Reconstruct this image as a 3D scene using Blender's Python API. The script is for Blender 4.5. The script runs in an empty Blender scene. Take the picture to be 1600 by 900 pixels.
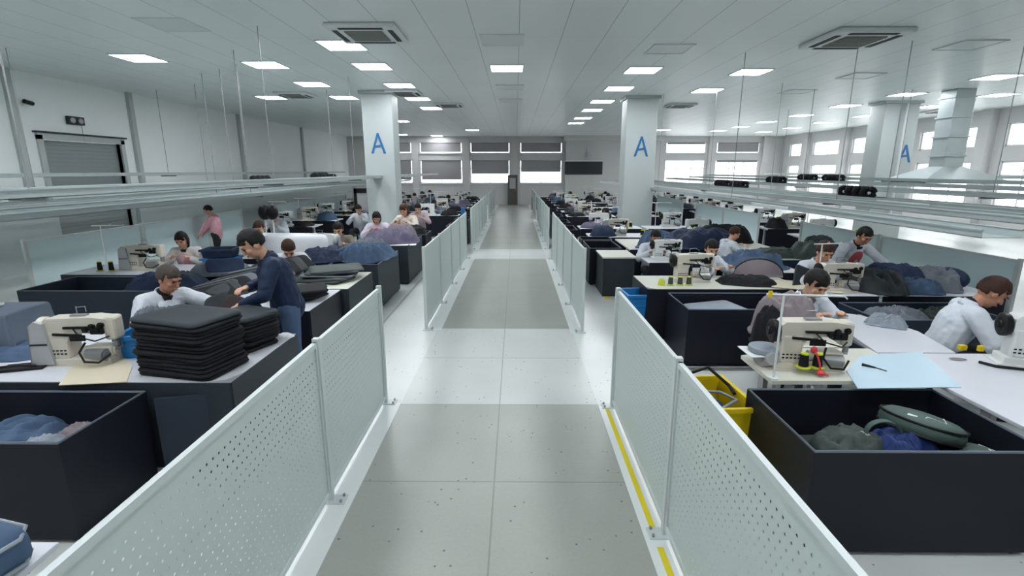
import bpy, bmesh, math, random
from mathutils import Vector, Matrix, Euler, noise
S = bpy.context.scene
C = S.collection
PI = math.pi
R = math.radians

# ---------------------------------------------------------------- camera, light, exposure
FPX, TILT, YAW, CAMZ = 790.0, R(13.1), R(0.43), 2.3
cam_d = bpy.data.cameras.new('camera'); cam = bpy.data.objects.new('camera', cam_d); C.objects.link(cam)
cam_d.sensor_width = 36; cam_d.lens = 36*FPX/1600; cam_d.clip_start = .05; cam_d.clip_end = 400
cam.location = (0, 0, CAMZ); cam.rotation_euler = (PI/2-TILT, 0, YAW)
S.camera = cam
S.view_settings.view_transform = 'Standard'; S.view_settings.look = 'None'
S.view_settings.gamma = 1; S.view_settings.use_curve_mapping = False
S.view_settings.exposure = 1.34
LAMP = 11.5        # emission of the ceiling panels
w = bpy.data.worlds.new('sky'); S.world = w; w.use_nodes = True
bg = w.node_tree.nodes['Background']; bg.inputs[0].default_value = (.93, .96, 1, 1); bg.inputs[1].default_value = 1.6
H = 4.5           # ceiling height
XL, XR, YF = -11.3, 17.7, 35.0   # left wall, right wall, far wall

def ray(px, py):
    d = Vector((px-800, 450-py, -FPX)); d.rotate(cam.rotation_euler); return d
def P(px, py, z):                      # where the line of sight meets the plane at height z
    d = ray(px, py); t = (z-CAMZ)/d.z; return Vector((d.x*t, d.y*t, z))
def PY(px, py, y):
    d = ray(px, py); t = y/d.y; return Vector((d.x*t, y, CAMZ+d.z*t))
def PX(px, py, x):
    d = ray(px, py); t = x/d.x; return Vector((x, d.y*t, CAMZ+d.z*t))

# ---------------------------------------------------------------- materials
def L(c): return tuple(((v/255)/12.92 if v/255 <= .04045 else ((v/255+.055)/1.055)**2.4) for v in c)+(1,)
MC = {}
def mat(name, rgb, rough=.6, metal=0, noise_s=0, noise_a=.12, bump=0, bscale=None, emit=0, coat=0, sheen=0):
    if name in MC: return MC[name]
    m = bpy.data.materials.new(name); m.use_nodes = True; nt = m.node_tree; b = nt.nodes['Principled BSDF']
    c = L(rgb); b.inputs['Base Color'].default_value = c; b.inputs['Roughness'].default_value = rough
    b.inputs['Metallic'].default_value = metal; b.inputs['Coat Weight'].default_value = coat
    b.inputs['Sheen Weight'].default_value = sheen; b.inputs['Specular IOR Level'].default_value = .22 if any(k in name for k in ('fabric', 'plastic board', 'side board', 'nylon', 'jacket', 'hair', 'jeans', 'iron')) else .5
    if noise_s or bump:
        tc = nt.nodes.new('ShaderNodeTexCoord'); n = nt.nodes.new('ShaderNodeTexNoise')
        n.inputs['Scale'].default_value = noise_s or 20; n.inputs['Detail'].default_value = 4
        nt.links.new(tc.outputs['Object'], n.inputs['Vector'])
        if noise_s:
            mx = nt.nodes.new('ShaderNodeMixRGB'); mx.inputs[1].default_value = tuple(v*(1-noise_a) for v in c[:3])+(1,)
            mx.inputs[2].default_value = tuple(min(1, v*(1+noise_a)) for v in c[:3])+(1,)
            nt.links.new(n.outputs['Fac'], mx.inputs[0]); nt.links.new(mx.outputs[0], b.inputs['Base Color'])
        if bump:
            n2 = nt.nodes.new('ShaderNodeTexNoise'); n2.inputs['Scale'].default_value = bscale or 60; n2.inputs['Detail'].default_value = 3
            nt.links.new(tc.outputs['Object'], n2.inputs['Vector'])
            bp = nt.nodes.new('ShaderNodeBump'); bp.inputs['Strength'].default_value = bump; bp.inputs['Distance'].default_value = .01
            nt.links.new(n2.outputs['Fac'], bp.inputs['Height']); nt.links.new(bp.outputs[0], b.inputs['Normal'])
    if emit:
        b.inputs['Emission Color'].default_value = c; b.inputs['Emission Strength'].default_value = emit
    MC[name] = m; return m
def mnode(nt, op, a, b=None, c=None):
    n = nt.nodes.new('ShaderNodeMath'); n.operation = op
    for i, v in enumerate((a, b, c)):
        if v is None: continue
        if isinstance(v, (int, float)): n.inputs[i].default_value = v
        else: nt.links.new(v, n.inputs[i])
    return n.outputs[0]
def seam(nt, co, period, width, off=0):          # 1 on a line repeated every period
    f = mnode(nt, 'FRACT', mnode(nt, 'DIVIDE', mnode(nt, 'ADD', co, 1000*period-off), period))
    d = mnode(nt, 'MINIMUM', f, mnode(nt, 'SUBTRACT', 1.0, f))
    return mnode(nt, 'LESS_THAN', d, width/period/2)
def between(nt, co, a, b):
    return mnode(nt, 'MULTIPLY', mnode(nt, 'GREATER_THAN', co, a), mnode(nt, 'LESS_THAN', co, b))
def mixc(nt, f, a, b):
    m = nt.nodes.new('ShaderNodeMixRGB')
    for i, v in ((0, f), (1, a), (2, b)):
        if isinstance(v, (tuple, list, float, int)): m.inputs[i].default_value = v
        else: nt.links.new(v, m.inputs[i])
    return m.outputs[0]

def floor_material():
    m = bpy.data.materials.new('terrazzo floor'); m.use_nodes = True; nt = m.node_tree; b = nt.nodes['Principled BSDF']
    tc = nt.nodes.new('ShaderNodeTexCoord'); sp = nt.nodes.new('ShaderNodeSeparateXYZ'); nt.links.new(tc.outputs['Object'], sp.inputs[0])
    x, y = sp.outputs[0], sp.outputs[1]
    n = nt.nodes.new('ShaderNodeTexNoise'); n.inputs['Scale'].default_value = 1.1; n.inputs['Detail'].default_value = 5; nt.links.new(tc.outputs['Object'], n.inputs['Vector'])
    n3 = nt.nodes.new('ShaderNodeTexNoise'); n3.inputs['Scale'].default_value = 45; n3.inputs['Detail'].default_value = 3; nt.links.new(tc.outputs['Object'], n3.inputs['Vector'])
    pale = mixc(nt, n.outputs['Fac'], L((196, 200, 198)), L((218, 222, 219)))
    slab = mixc(nt, n.outputs['Fac'], L((138, 142, 134)), L((170, 173, 165)))
    slab = mixc(nt, mnode(nt, 'MULTIPLY', n3.outputs['Fac'], .35), slab, L((186, 189, 182)))
    inx = between(nt, x, -1.16, .83)
    cross = mnode(nt, 'ADD', between(nt, y, 4.7, 7.2), between(nt, y, 13.3, 15.0))
    isl = mnode(nt, 'MULTIPLY', inx, mnode(nt, 'SUBTRACT', 1.0, mnode(nt, 'MULTIPLY', cross, .75)))
    col = mixc(nt, isl, pale, slab)
    js = mnode(nt, 'MAXIMUM', seam(nt, y, 1.3, .012, .8), mnode(nt, 'LESS_THAN', mnode(nt, 'ABSOLUTE', mnode(nt, 'ADD', x, .16)), .006))
    js = mnode(nt, 'MULTIPLY', js, inx)
    gr = mnode(nt, 'LESS_THAN', mnode(nt, 'ABSOLUTE', mnode(nt, 'ADD', x, 2.05)), .02)
    js = mnode(nt, 'MAXIMUM', mnode(nt, 'MULTIPLY', js, .55), mnode(nt, 'MULTIPLY', gr, .6))
    col = mixc(nt, js, col, L((110, 115, 112)))
    v = nt.nodes.new('ShaderNodeTexVoronoi'); v.inputs['Scale'].default_value = 13; v.inputs['Randomness'].default_value = 1; nt.links.new(tc.outputs['Object'], v.inputs['Vector'])
    ns = nt.nodes.new('ShaderNodeTexNoise'); ns.inputs['Scale'].default_value = 3.1; nt.links.new(tc.outputs['Object'], ns.inputs['Vector'])
    th = mnode(nt, 'MULTIPLY', mnode(nt, 'GREATER_THAN', ns.outputs['Fac'], .5), .11)
    spk = mnode(nt, 'LESS_THAN', v.outputs['Distance'], th)
    col = mixc(nt, mnode(nt, 'MULTIPLY', spk, .75), col, L((70, 72, 70)))
    nt.links.new(col, b.inputs['Base Color']); b.inputs['Roughness'].default_value = .32
    b.inputs['Specular IOR Level'].default_value = .55
    return m
def ceiling_material():
    m = bpy.data.materials.new('metal ceiling tiles'); m.use_nodes = True; nt = m.node_tree; b = nt.nodes['Principled BSDF']
    tc = nt.nodes.new('ShaderNodeTexCoord'); sp = nt.nodes.new('ShaderNodeSeparateXYZ'); nt.links.new(tc.outputs['Object'], sp.inputs[0])
    s1 = seam(nt, sp.outputs[0], .72, .012, .05); s2 = seam(nt, sp.outputs[1], 3.0, .008, .3)
    n = nt.nodes.new('ShaderNodeTexNoise'); n.inputs['Scale'].default_value = .6; n.inputs['Detail'].default_value = 2; nt.links.new(tc.outputs['Object'], n.inputs['Vector'])
    col = mixc(nt, n.outputs['Fac'], L((220, 227, 226)), L((232, 237, 235)))
    col = mixc(nt, mnode(nt, 'MAXIMUM', mnode(nt, 'MULTIPLY', s1, .6), mnode(nt, 'MULTIPLY', s2, .3)), col, L((110, 116, 116)))
    nt.links.new(col, b.inputs['Base Color']); b.inputs['Roughness'].default_value = .38; b.inputs['Specular IOR Level'].default_value = .4
    return m
def perforated(name, rgb, px=.05, pz=.035, rad=.006, band=None):
    m = bpy.data.materials.new(name); m.use_nodes = True; nt = m.node_tree; b = nt.nodes['Principled BSDF']; out = nt.nodes['Material Output']
    b.inputs['Base Color'].default_value = L(rgb); b.inputs['Roughness'].default_value = .42
    tc = nt.nodes.new('ShaderNodeTexCoord'); sp = nt.nodes.new('ShaderNodeSeparateXYZ'); nt.links.new(tc.outputs['Object'], sp.inputs[0])
    y, z = sp.outputs[1], sp.outputs[2]
    row = mnode(nt, 'FLOOR', mnode(nt, 'DIVIDE', z, pz)); odd = mnode(nt, 'MULTIPLY', mnode(nt, 'FLOORED_MODULO', row, 2.0), px/2)
    fy = mnode(nt, 'MULTIPLY', mnode(nt, 'SUBTRACT', mnode(nt, 'FRACT', mnode(nt, 'DIVIDE', mnode(nt, 'ADD', y, odd), px)), .5), px)
    fz = mnode(nt, 'MULTIPLY', mnode(nt, 'SUBTRACT', mnode(nt, 'FRACT', mnode(nt, 'DIVIDE', z, pz)), .5), pz)
    d2 = mnode(nt, 'ADD', mnode(nt, 'MULTIPLY', fy, fy), mnode(nt, 'MULTIPLY', fz, fz))
    hole = mnode(nt, 'LESS_THAN', d2, rad*rad)
    if band: hole = mnode(nt, 'MULTIPLY', hole, between(nt, z, *band))
    tr = nt.nodes.new('ShaderNodeBsdfTransparent'); mx = nt.nodes.new('ShaderNodeMixShader')
    nt.links.new(hole, mx.inputs[0]); nt.links.new(b.outputs[0], mx.inputs[1]); nt.links.new(tr.outputs[0], mx.inputs[2]); nt.links.new(mx.outputs[0], out.inputs[0])
    MC[name] = m; return m
def glass():
    m = bpy.data.materials.new('window glass'); m.use_nodes = True; nt = m.node_tree; out = nt.nodes['Material Output']
    tr = nt.nodes.new('ShaderNodeBsdfTransparent'); gl = nt.nodes.new('ShaderNodeBsdfGlossy'); gl.inputs['Roughness'].default_value = .03
    mx = nt.nodes.new('ShaderNodeMixShader'); mx.inputs[0].default_value = .07
    nt.links.new(tr.outputs[0], mx.inputs[1]); nt.links.new(gl.outputs[0], mx.inputs[2]); nt.links.new(mx.outputs[0], out.inputs[0])
    return m
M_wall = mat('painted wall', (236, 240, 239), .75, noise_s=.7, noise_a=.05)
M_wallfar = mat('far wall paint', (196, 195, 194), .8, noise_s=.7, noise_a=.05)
M_dado = mat('grey lower wall', (172, 181, 181), .6, noise_s=.9, noise_a=.06)
M_col = mat('column cladding', (176, 183, 182), .5, noise_s=1.2, noise_a=.04)
M_fence = perforated('perforated fence sheet', (188, 200, 197), .046, .05, .0066, (.12, 1.12))
M_fence_s = mat('fence frame', (196, 203, 203), .4, .1)
M_bin = mat('dark plastic board', (25, 28, 37), .42, noise_s=2.5, noise_a=.15, bump=.05, bscale=8)
M_binb = mat('blue grey plastic board', (44, 52, 64), .45, noise_s=3, noise_a=.12, bump=.05, bscale=8)
M_rim = mat('bin rim', (92, 100, 112), .5)
M_panel = mat('charcoal side board', (48, 54, 60), .5, noise_s=3, noise_a=.1)
M_top = mat('white laminate', (206, 208, 215), .35, noise_s=3, noise_a=.03)
M_cream = mat('cream laminate', (206, 206, 194), .4, noise_s=4, noise_a=.04)
M_edge = mat('table edge band', (150, 150, 140), .5)
M_steel = mat('brushed steel', (150, 152, 152), .35, .5)
M_zinc = mat('galvanised tray', (176, 186, 186), .42, .2, noise_s=4, noise_a=.1)
M_machine = mat('cream machine enamel', (206, 200, 186), .35, noise_s=8, noise_a=.06)
M_machw = mat('white machine enamel', (214, 216, 214), .35, noise_s=8, noise_a=.05)
M_guard = mat('grey machine guard', (168, 168, 170), .5)
M_dark = mat('black iron', (26, 25, 26), .4)
M_blk = mat('black fabric', (26, 27, 30), .75, noise_s=9, noise_a=.3, bump=.3, bscale=30)
M_blkt = mat('dark grey fabric', (52, 57, 61), .6, noise_s=6, noise_a=.25, bump=.2, bscale=25)
M_grey = mat('grey fabric', (104, 110, 118), .7, noise_s=7, noise_a=.2, bump=.25, bscale=25)
M_lgrey = mat('silver grey fabric', (140, 148, 158), .6, noise_s=7, noise_a=.2, bump=.25, bscale=25)
M_denim = mat('slate blue fabric', (72, 92, 118), .7, noise_s=6, noise_a=.35, bump=.3, bscale=22)
M_navy = mat('navy fabric', (36, 48, 72), .65, noise_s=6, noise_a=.3, bump=.3, bscale=22)
M_blue = mat('royal blue nylon', (34, 52, 104), .5, noise_s=6, noise_a=.2, bump=.2, bscale=22)
M_green = mat('moss green nylon', (74, 92, 86), .5, noise_s=6, noise_a=.25, bump=.2, bscale=22)
M_olive = mat('dark olive fabric', (66, 76, 72), .6, noise_s=6, noise_a=.25, bump=.2, bscale=22)
M_mauve = mat('taupe fabric', (128, 118, 122), .65, noise_s=6, noise_a=.15, bump=.2, bscale=22)
M_purple = mat('grey purple fabric', (96, 92, 112), .7, noise_s=6, noise_a=.25, bump=.2, bscale=22)
M_white = mat('white cloth', (226, 228, 232), .7, noise_s=5, noise_a=.04, bump=.2, bscale=25)
M_card = mat('beige cardboard', (206, 196, 172), .7, noise_s=6, noise_a=.04)
M_board = mat('pale blue board', (190, 214, 228), .25, noise_s=2, noise_a=.03)
M_bluep = mat('blue plastic', (20, 112, 176), .4)
M_yel = mat('yellow plastic', (214, 186, 16), .45, noise_s=6, noise_a=.08)
M_tape = mat('yellow floor tape', (222, 204, 40), .5)
M_neon = mat('neon yellow plastic', (196, 206, 50), .5)
M_red = mat('red thread', (214, 60, 74), .6)
M_reflect = mat('reflective piping', (210, 214, 208), .3)
M_letter = mat('blue letter paint', (30, 100, 152), .6)
M_skin = mat('skin', (206, 158, 132), .5, noise_s=14, noise_a=.05)
M_skin2 = mat('tanned skin', (182, 128, 102), .5, noise_s=14, noise_a=.05)
M_lip = mat('lips', (160, 84, 78), .5)
M_eye = mat('dark eye', (24, 18, 16), .3)
M_hair = mat('black hair', (26, 23, 23), .55, noise_s=40, noise_a=.4, bump=.6, bscale=120)
M_hairb = mat('brown hair', (64, 42, 34), .55, noise_s=40, noise_a=.3, bump=.6, bscale=120)
M_coat = mat('white work coat', (200, 206, 214), .75, noise_s=5, noise_a=.04, bump=.25, bscale=18)
M_coatn = mat('navy jacket', (30, 44, 70), .6, noise_s=5, noise_a=.2, bump=.25, bscale=18)
M_jeans = mat('blue jeans', (74, 92, 122), .8, noise_s=9, noise_a=.2, bump=.2, bscale=40)
M_trous = mat('dark trousers', (40, 42, 48), .8)
M_pink = mat('pink checked knit', (214, 158, 170), .8, noise_s=20, noise_a=.25)
M_redc = mat('red apron cloth', (196, 84, 88), .8, noise_s=10, noise_a=.1)
M_brownv = mat('khaki vest', (120, 114, 100), .8, noise_s=10, noise_a=.1)
M_shoe = mat('dark shoe', (30, 30, 32), .5)
M_lamp = mat('lit diffuser', (246, 250, 255), .5, emit=LAMP)
M_off = mat('unlit diffuser', (212, 218, 218), .35)
M_frame = mat('white aluminium', (216, 220, 220), .4)
M_blind = mat('grey roller blind', (150, 148, 150), .8)
M_glass = glass()
M_slot = mat('dark slot', (40, 44, 46), .7)
M_grille = mat('grey grille', (128, 132, 124), .6, noise_s=60, noise_a=.2)
M_shut = mat('grey shutter door', (140, 148, 148), .5, noise_s=2, noise_a=.05)
M_leaf = mat('leaf green', (120, 140, 80), .7, noise_s=5, noise_a=.3)
M_bark = mat('bark', (90, 76, 60), .8)
M_blackbrd = mat('dark notice board', (34, 38, 44), .5)

# ---------------------------------------------------------------- mesh helpers
def rot(v, r):
    v = Vector(v)
    if r: v.rotate(Euler(r) if not isinstance(r, (int, float)) else Euler((0, 0, r)))
    return v
class MB:
    def __init__(s): s.bm = bmesh.new()
    def _t(s, vs, c, r=None):
        e = None
        if r is not None: e = (Euler(r) if isinstance(r, (tuple, list)) else Euler((0, 0, r))).to_matrix() if not isinstance(r, Matrix) else r
        for v in vs:
            if e is not None: v.co = e @ v.co
            v.co += Vector(c)
    def box(s, c, d, r=None, bev=0, taper=1):
        res = bmesh.ops.create_cube(s.bm, size=1); vs = res['verts']
        for v in vs:
            t = taper if v.co.z < 0 else 1
            v.co = Vector((v.co.x*d[0]*t, v.co.y*d[1]*t, v.co.z*d[2]))
        if bev:
            es = {e for v in vs for e in v.link_edges}
            rb = bmesh.ops.bevel(s.bm, geom=list(es), offset=bev, segments=2, affect='EDGES', profile=.5)
            vs = set(rb['verts']) | {v for v in vs if v.is_valid}
            vs = [v for v in vs if v.is_valid]
        s._t(vs, c, r); return s
    def bx(s, x0, x1, y0, y1, z0, z1, bev=0):
        return s.box(((x0+x1)/2, (y0+y1)/2, (z0+z1)/2), (abs(x1-x0), abs(y1-y0), abs(z1-z0)), bev=bev)
    def cyl(s, p, q, r1, r2=None, n=14, cap=True):
        p, q = Vector(p), Vector(q); r2 = r1 if r2 is None else r2; d = (q-p).normalized()
        u = d.cross(Vector((0, 0, 1)) if abs(d.z) < .9 else Vector((1, 0, 0))).normalized(); v = d.cross(u); V = s.bm.verts.new; F = s.bm.faces.new
        cs = [u*math.cos(2*PI*k/n)+v*math.sin(2*PI*k/n) for k in range(n)]
        A = [V(p+w_*r1) for w_ in cs]; B = [V(q+w_*r2) for w_ in cs]
        for k in range(n): F((A[k], A[(k+1) % n], B[(k+1) % n], B[k]))
        if cap: F(A[::-1]); F(B)
        return s
    def ball(s, c, r, ro=None, n=14, m=None):
        if isinstance(r, (int, float)): r = (r, r, r)
        K = max(6, int(n*.7)); e = m if m is not None else (Euler(ro).to_matrix() if isinstance(ro, (tuple, list)) else None); c = Vector(c)
        def vt(x, y, z):
            p = Vector((x*r[0], y*r[1], z*r[2])); return s.bm.verts.new((e @ p if e is not None else p)+c)
        rings = [[vt(math.sin(PI*i/K)*math.cos(2*PI*j/n), math.sin(PI*i/K)*math.sin(2*PI*j/n), math.cos(PI*i/K)) for j in range(n)] for i in range(1, K)]
        T, B = vt(0, 0, 1), vt(0, 0, -1); F = s.bm.faces.new
        for j in range(n):
            F((T, rings[0][j], rings[0][(j+1) % n])); F((B, rings[-1][(j+1) % n], rings[-1][j]))
        for A, D in zip(rings, rings[1:]):
            for j in range(n): F((A[j], D[j], D[(j+1) % n], A[(j+1) % n]))
        return s
    def cap(s, p, q, r1, r2=None, n=12):
        r2 = r1 if r2 is None else r2
        s.cyl(p, q, r1, r2, n); s.ball(p, r1, n=n); s.ball(q, r2, n=n); return s
    def tube(s, pts, r, n=8, closed=False):
        pts = [Vector(p) for p in pts]; rings = []; N = len(pts); up = Vector((0, 0, 1))
        for i, p in enumerate(pts):
            a = pts[(i-1) % N] if (closed or i > 0) else p; b = pts[(i+1) % N] if (closed or i < N-1) else p
            t = (b-a).normalized() if (b-a).length > 1e-9 else up
            u = t.cross(up); u = u.normalized() if u.length > 1e-3 else t.cross(Vector((1, 0, 0))).normalized()
            v = t.cross(u)
            rr = r[i] if isinstance(r, (list, tuple)) else r
            rings.append([s.bm.verts.new(p+(u*math.cos(k*2*PI/n)+v*math.sin(k*2*PI/n))*rr) for k in range(n)])
        for i in range(N if closed else N-1):
            A, B = rings[i], rings[(i+1) % N]
            for k in range(n): s.bm.faces.new((A[k], A[(k+1) % n], B[(k+1) % n], B[k]))
        if not closed: s.bm.faces.new(rings[0][::-1]); s.bm.faces.new(rings[-1])
        return s
    def lathe(s, prof, c=(0, 0, 0), n=20, r=None):
        rings = []; allv = []
        for (rad, z) in prof:
            ring = [s.bm.verts.new((rad*math.cos(k*2*PI/n), rad*math.sin(k*2*PI/n), z)) for k in range(n)]; rings.append(ring); allv += ring
        for A, B in zip(rings, rings[1:]):
            for k in range(n): s.bm.faces.new((A[k], A[(k+1) % n], B[(k+1) % n], B[k]))
        s.bm.faces.new(rings[0][::-1]); s.bm.faces.new(rings[-1]); s._t(allv, c, r); return s
    def prism(s, poly, a, b, axis='z'):          # poly = 2D points, extruded from a to b
        f = {'z': lambda u, v, t: (u, v, t), 'y': lambda u, v, t: (u, t, v), 'x': lambda u, v, t: (t, u, v)}[axis]
        A = [s.bm.verts.new(f(u, v, a)) for u, v in poly]; B = [s.bm.verts.new(f(u, v, b)) for u, v in poly]; n = len(poly)
        s.bm.faces.new(A[::-1]); s.bm.faces.new(B)
        for k in range(n): s.bm.faces.new((A[k], A[(k+1) % n], B[(k+1) % n], B[k]))
        return s
    def sheet(s, f, nu, nv, th=.004):            # f(u,v) in 0..1 -> point ; given a thickness downwards
        T = [[s.bm.verts.new(Vector(f(i/nu, j/nv))) for j in range(nv+1)] for i in range(nu+1)]
        off = (lambda p: p-Vector((0, 0, th))) if not callable(th) else th
        B = [[s.bm.verts.new(off(T[i][j].co)) for j in range(nv+1)] for i in range(nu+1)]
        for i in range(nu):
            for j in range(nv):
                s.bm.faces.new((T[i][j], T[i+1][j], T[i+1][j+1], T[i][j+1])); s.bm.faces.new((B[i][j], B[i][j+1], B[i+1][j+1], B[i+1][j]))
        for i in range(nu):
            s.bm.faces.new((T[i][0], B[i][0], B[i+1][0], T[i+1][0])); s.bm.faces.new((T[i][nv], T[i+1][nv], B[i+1][nv], B[i][nv]))
        for j in range(nv):
            s.bm.faces.new((T[0][j], T[0][j+1], B[0][j+1], B[0][j])); s.bm.faces.new((T[nu][j], B[nu][j], B[nu][j+1], T[nu][j+1]))
        return s
    def build(s, name, m, parent=None, smooth=False, loc=None, rz=0, vox=0, sm=6):
        bmesh.ops.recalc_face_normals(s.bm, faces=s.bm.faces)
        me = bpy.data.meshes.new(name); s.bm.to_mesh(me); s.bm.free()
        if vox: me = remesh(me, vox, sm); me.name = name
        me.materials.clear(); me.materials.append(m)
        if smooth or vox: me.polygons.foreach_set('use_smooth', [True]*len(me.polygons))
        o = bpy.data.objects.new(name, me); C.objects.link(o)
        if smooth == 'auto':
            try: me.set_sharp_from_angle(angle=R(38))
            except Exception: pass
        if parent: o.parent = parent
        if loc is not None: o.location = loc
        o.rotation_euler.z = rz
        return o
TS = bpy.data.scenes.new('remeshing')
def remesh(me, vox, sm):
    o = bpy.data.objects.new('tmp', me); TS.collection.objects.link(o)
    md = o.modifiers.new('r', 'REMESH'); md.mode = 'VOXEL'; md.voxel_size = vox
    if sm: s_ = o.modifiers.new('s', 'SMOOTH'); s_.iterations = sm; s_.factor = .5
    vl = TS.view_layers[0]
    with bpy.context.temp_override(scene=TS, view_layer=vl): dg = bpy.context.evaluated_depsgraph_get(); dg.update()
    n = bpy.data.meshes.new_from_object(o.evaluated_get(dg)); bpy.data.objects.remove(o); bpy.data.meshes.remove(me); return n
def thing(name, label, cat, loc=(0, 0, 0), rz=0, group=None):
    o = bpy.data.objects.new(name, None); C.objects.link(o); o.location = loc; o.rotation_euler = (0, 0, rz); o.empty_display_size = .1
    o['label'] = label; o['category'] = cat
    if group: o['group'] = group
    return o
def tag(o, label, cat, group=None, kind=None):
    o['label'] = label; o['category'] = cat
    if group: o['group'] = group
    if kind: o['kind'] = kind
    return o
def struct(o, label=None, cat=None):
    o['kind'] = 'structure'
    if label: o['label'] = label
    if cat: o['category'] = cat
    return o
KIDS = {}
def kids(o):
    if o.name not in KIDS: KIDS[o.name] = list(o.children)
    return KIDS[o.name]
def dup(root, loc, rz, label, group=None, scale=None):
    def cp(o, par):
        c = o.copy(); C.objects.link(c)
        if par: c.parent = par
        for ch in kids(o): cp(ch, c)
        return c
    r = cp(root, None); r.location = loc; r.rotation_euler = (0, 0, rz); r['label'] = label
    if group: r['group'] = group
    if scale: r.scale = (scale,)*3
    return r
ORD = ['nearest', 'second', 'third', 'fourth', 'fifth', 'sixth', 'seventh', 'eighth', 'ninth', 'tenth', 'eleventh', 'twelfth', 'thirteenth', 'fourteenth', 'fifteenth']
# ---------------------------------------------------------------- the room
def quad(name, pts, m, th=None):
    me = bpy.data.meshes.new(name); me.from_pydata([tuple(p) for p in pts], [], [tuple(range(len(pts)))]); me.materials.append(m)
    o = bpy.data.objects.new(name, me); C.objects.link(o); return struct(o)
b = MB(); b.bx(XL-.3, XR+.3, -4, YF+.3, -.1, 0); struct(b.build('floor', floor_material()))
b = MB(); b.bx(XL-.3, XR+.3, -4, YF+.3, H, H+.1); struct(b.build('ceiling', ceiling_material()))
b = MB(); b.bx(XL-.2, XR+.2, -4.2, -4, 0, H); struct(b.build('wall_back', M_wall))
def wall_with_holes(name, axis, c, th, a0, a1, z0, z1, holes, m):
    b = MB()
    def blk(a, bb, zz0, zz1):
        if bb-a < .001 or zz1-zz0 < .001: return
        if axis == 'y': b.bx(a, bb, c, c+th, zz0, zz1)
        else: b.bx(c, c+th, a, bb, zz0, zz1)
    xs = sorted({a0, a1} | {h[0] for h in holes} | {h[1] for h in holes})
    for u, v in zip(xs, xs[1:]):
        hs = sorted([(h[2], h[3]) for h in holes if h[0] <= u+1e-6 and h[1] >= v-1e-6]); z = z0
        for (h0, h1) in hs: blk(u, v, z, h0); z = h1
        blk(u, v, z, z1)
    return struct(b.build(name, m))
# windows: far wall
far_w = []
WIN_F = [(592, 0), (618, 643), (655, 722), (734, 797), (812, 879), (1041, 1104), (1120, 1188)]
for (p0, p1) in WIN_F:
    if p1 == 0: continue
    x0, x1 = PY(p0, 230, YF).x, PY(p1, 230, YF).x
    far_w.append((x0, x1, 3.42, 4.12)); far_w.append((x0, x1, 1.45, 2.98))
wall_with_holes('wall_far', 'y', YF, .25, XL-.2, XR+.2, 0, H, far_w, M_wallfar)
right_w = []
for (y0, y1) in ((9.2, 11.8), (12.9, 15.4), (16.6, 19.2), (20.4, 23.2), (24.9, 27.8), (28.7, 31.4), (32.4, 34.0)):
    right_w.append((y0, y1, 3.15, 3.95)); right_w.append((y0, y1, .8, 2.62))
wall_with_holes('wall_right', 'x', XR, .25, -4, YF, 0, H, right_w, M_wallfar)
wn = [0]
def window(axis, c, a0, a1, z0, z1, blind=0.0, nmull=3, trans=0):
    wn[0] += 1; nm = 'window_%d' % wn[0]
    mid = ((a0+a1)/2, c+.12) if axis == 'y' else (c+.12, (a0+a1)/2)
    root = bpy.data.objects.new(nm, None); C.objects.link(root); root.location = (mid[0], mid[1], z0); root['kind'] = 'structure'
    W, Hh = a1-a0, z1-z0; rz = 0 if axis == 'y' else PI/2; t = .05
    b = MB(); b.bx(-W/2, W/2, -.03, .03, 0, t).bx(-W/2, W/2, -.03, .03, Hh-t, Hh).bx(-W/2, -W/2+t, -.03, .03, 0, Hh).bx(W/2-t, W/2, -.03, .03, 0, Hh)
    for k in range(1, nmull): x = -W/2+W*k/nmull; b.bx(x-.02, x+.02, -.025, .025, 0, Hh)
    if trans: b.bx(-W/2, W/2, -.03, .03, Hh-trans-.03, Hh-trans+.03)
    b.build('window_frame', M_frame, root, rz=rz)
    b = MB(); b.bx(-W/2+t, W/2-t, -.004, .004, t, Hh-t); b.build('pane', M_glass, root, rz=rz)
    b = MB(); b.bx(-W/2-.04, W/2+.04, -.2, -.05, -.05, -.01); b.build('window_sill', M_frame, root, rz=rz)
    if blind: 
        b = MB(); s = -1 if axis == 'y' else 1
        b.bx(-W/2+.09, W/2-.09, -.062 if s < 0 else .05, -.05 if s < 0 else .062, Hh*(1-blind)+.04, Hh-.06); b.cyl((-W/2+.1, s*.07, Hh-.05), (W/2-.1, s*.07, Hh-.05), .03)
        b.bx(-W/2+.09, W/2-.09, s*.056-.012, s*.056+.012, Hh*(1-blind)+.02, Hh*(1-blind)+.06)
        b.build('roller_blind', M_blind, root, rz=rz)
bl = [(1, .86), (1, .86), (1, .6), (1, .52), (.25, 0), (1, .12)]
for i in range(len(far_w)//2):
    u, l = far_w[2*i], far_w[2*i+1]
    window('y', YF, *u, blind=bl[i][0]*.92, nmull=1); window('y', YF, *l, blind=bl[i][1], nmull=2 if i < 4 else 3, trans=.55)
for i in range(len(right_w)//2):
    window('x', XR, *right_w[2*i], nmull=2); window('x', XR, *right_w[2*i+1], nmull=3, trans=.5)
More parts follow.
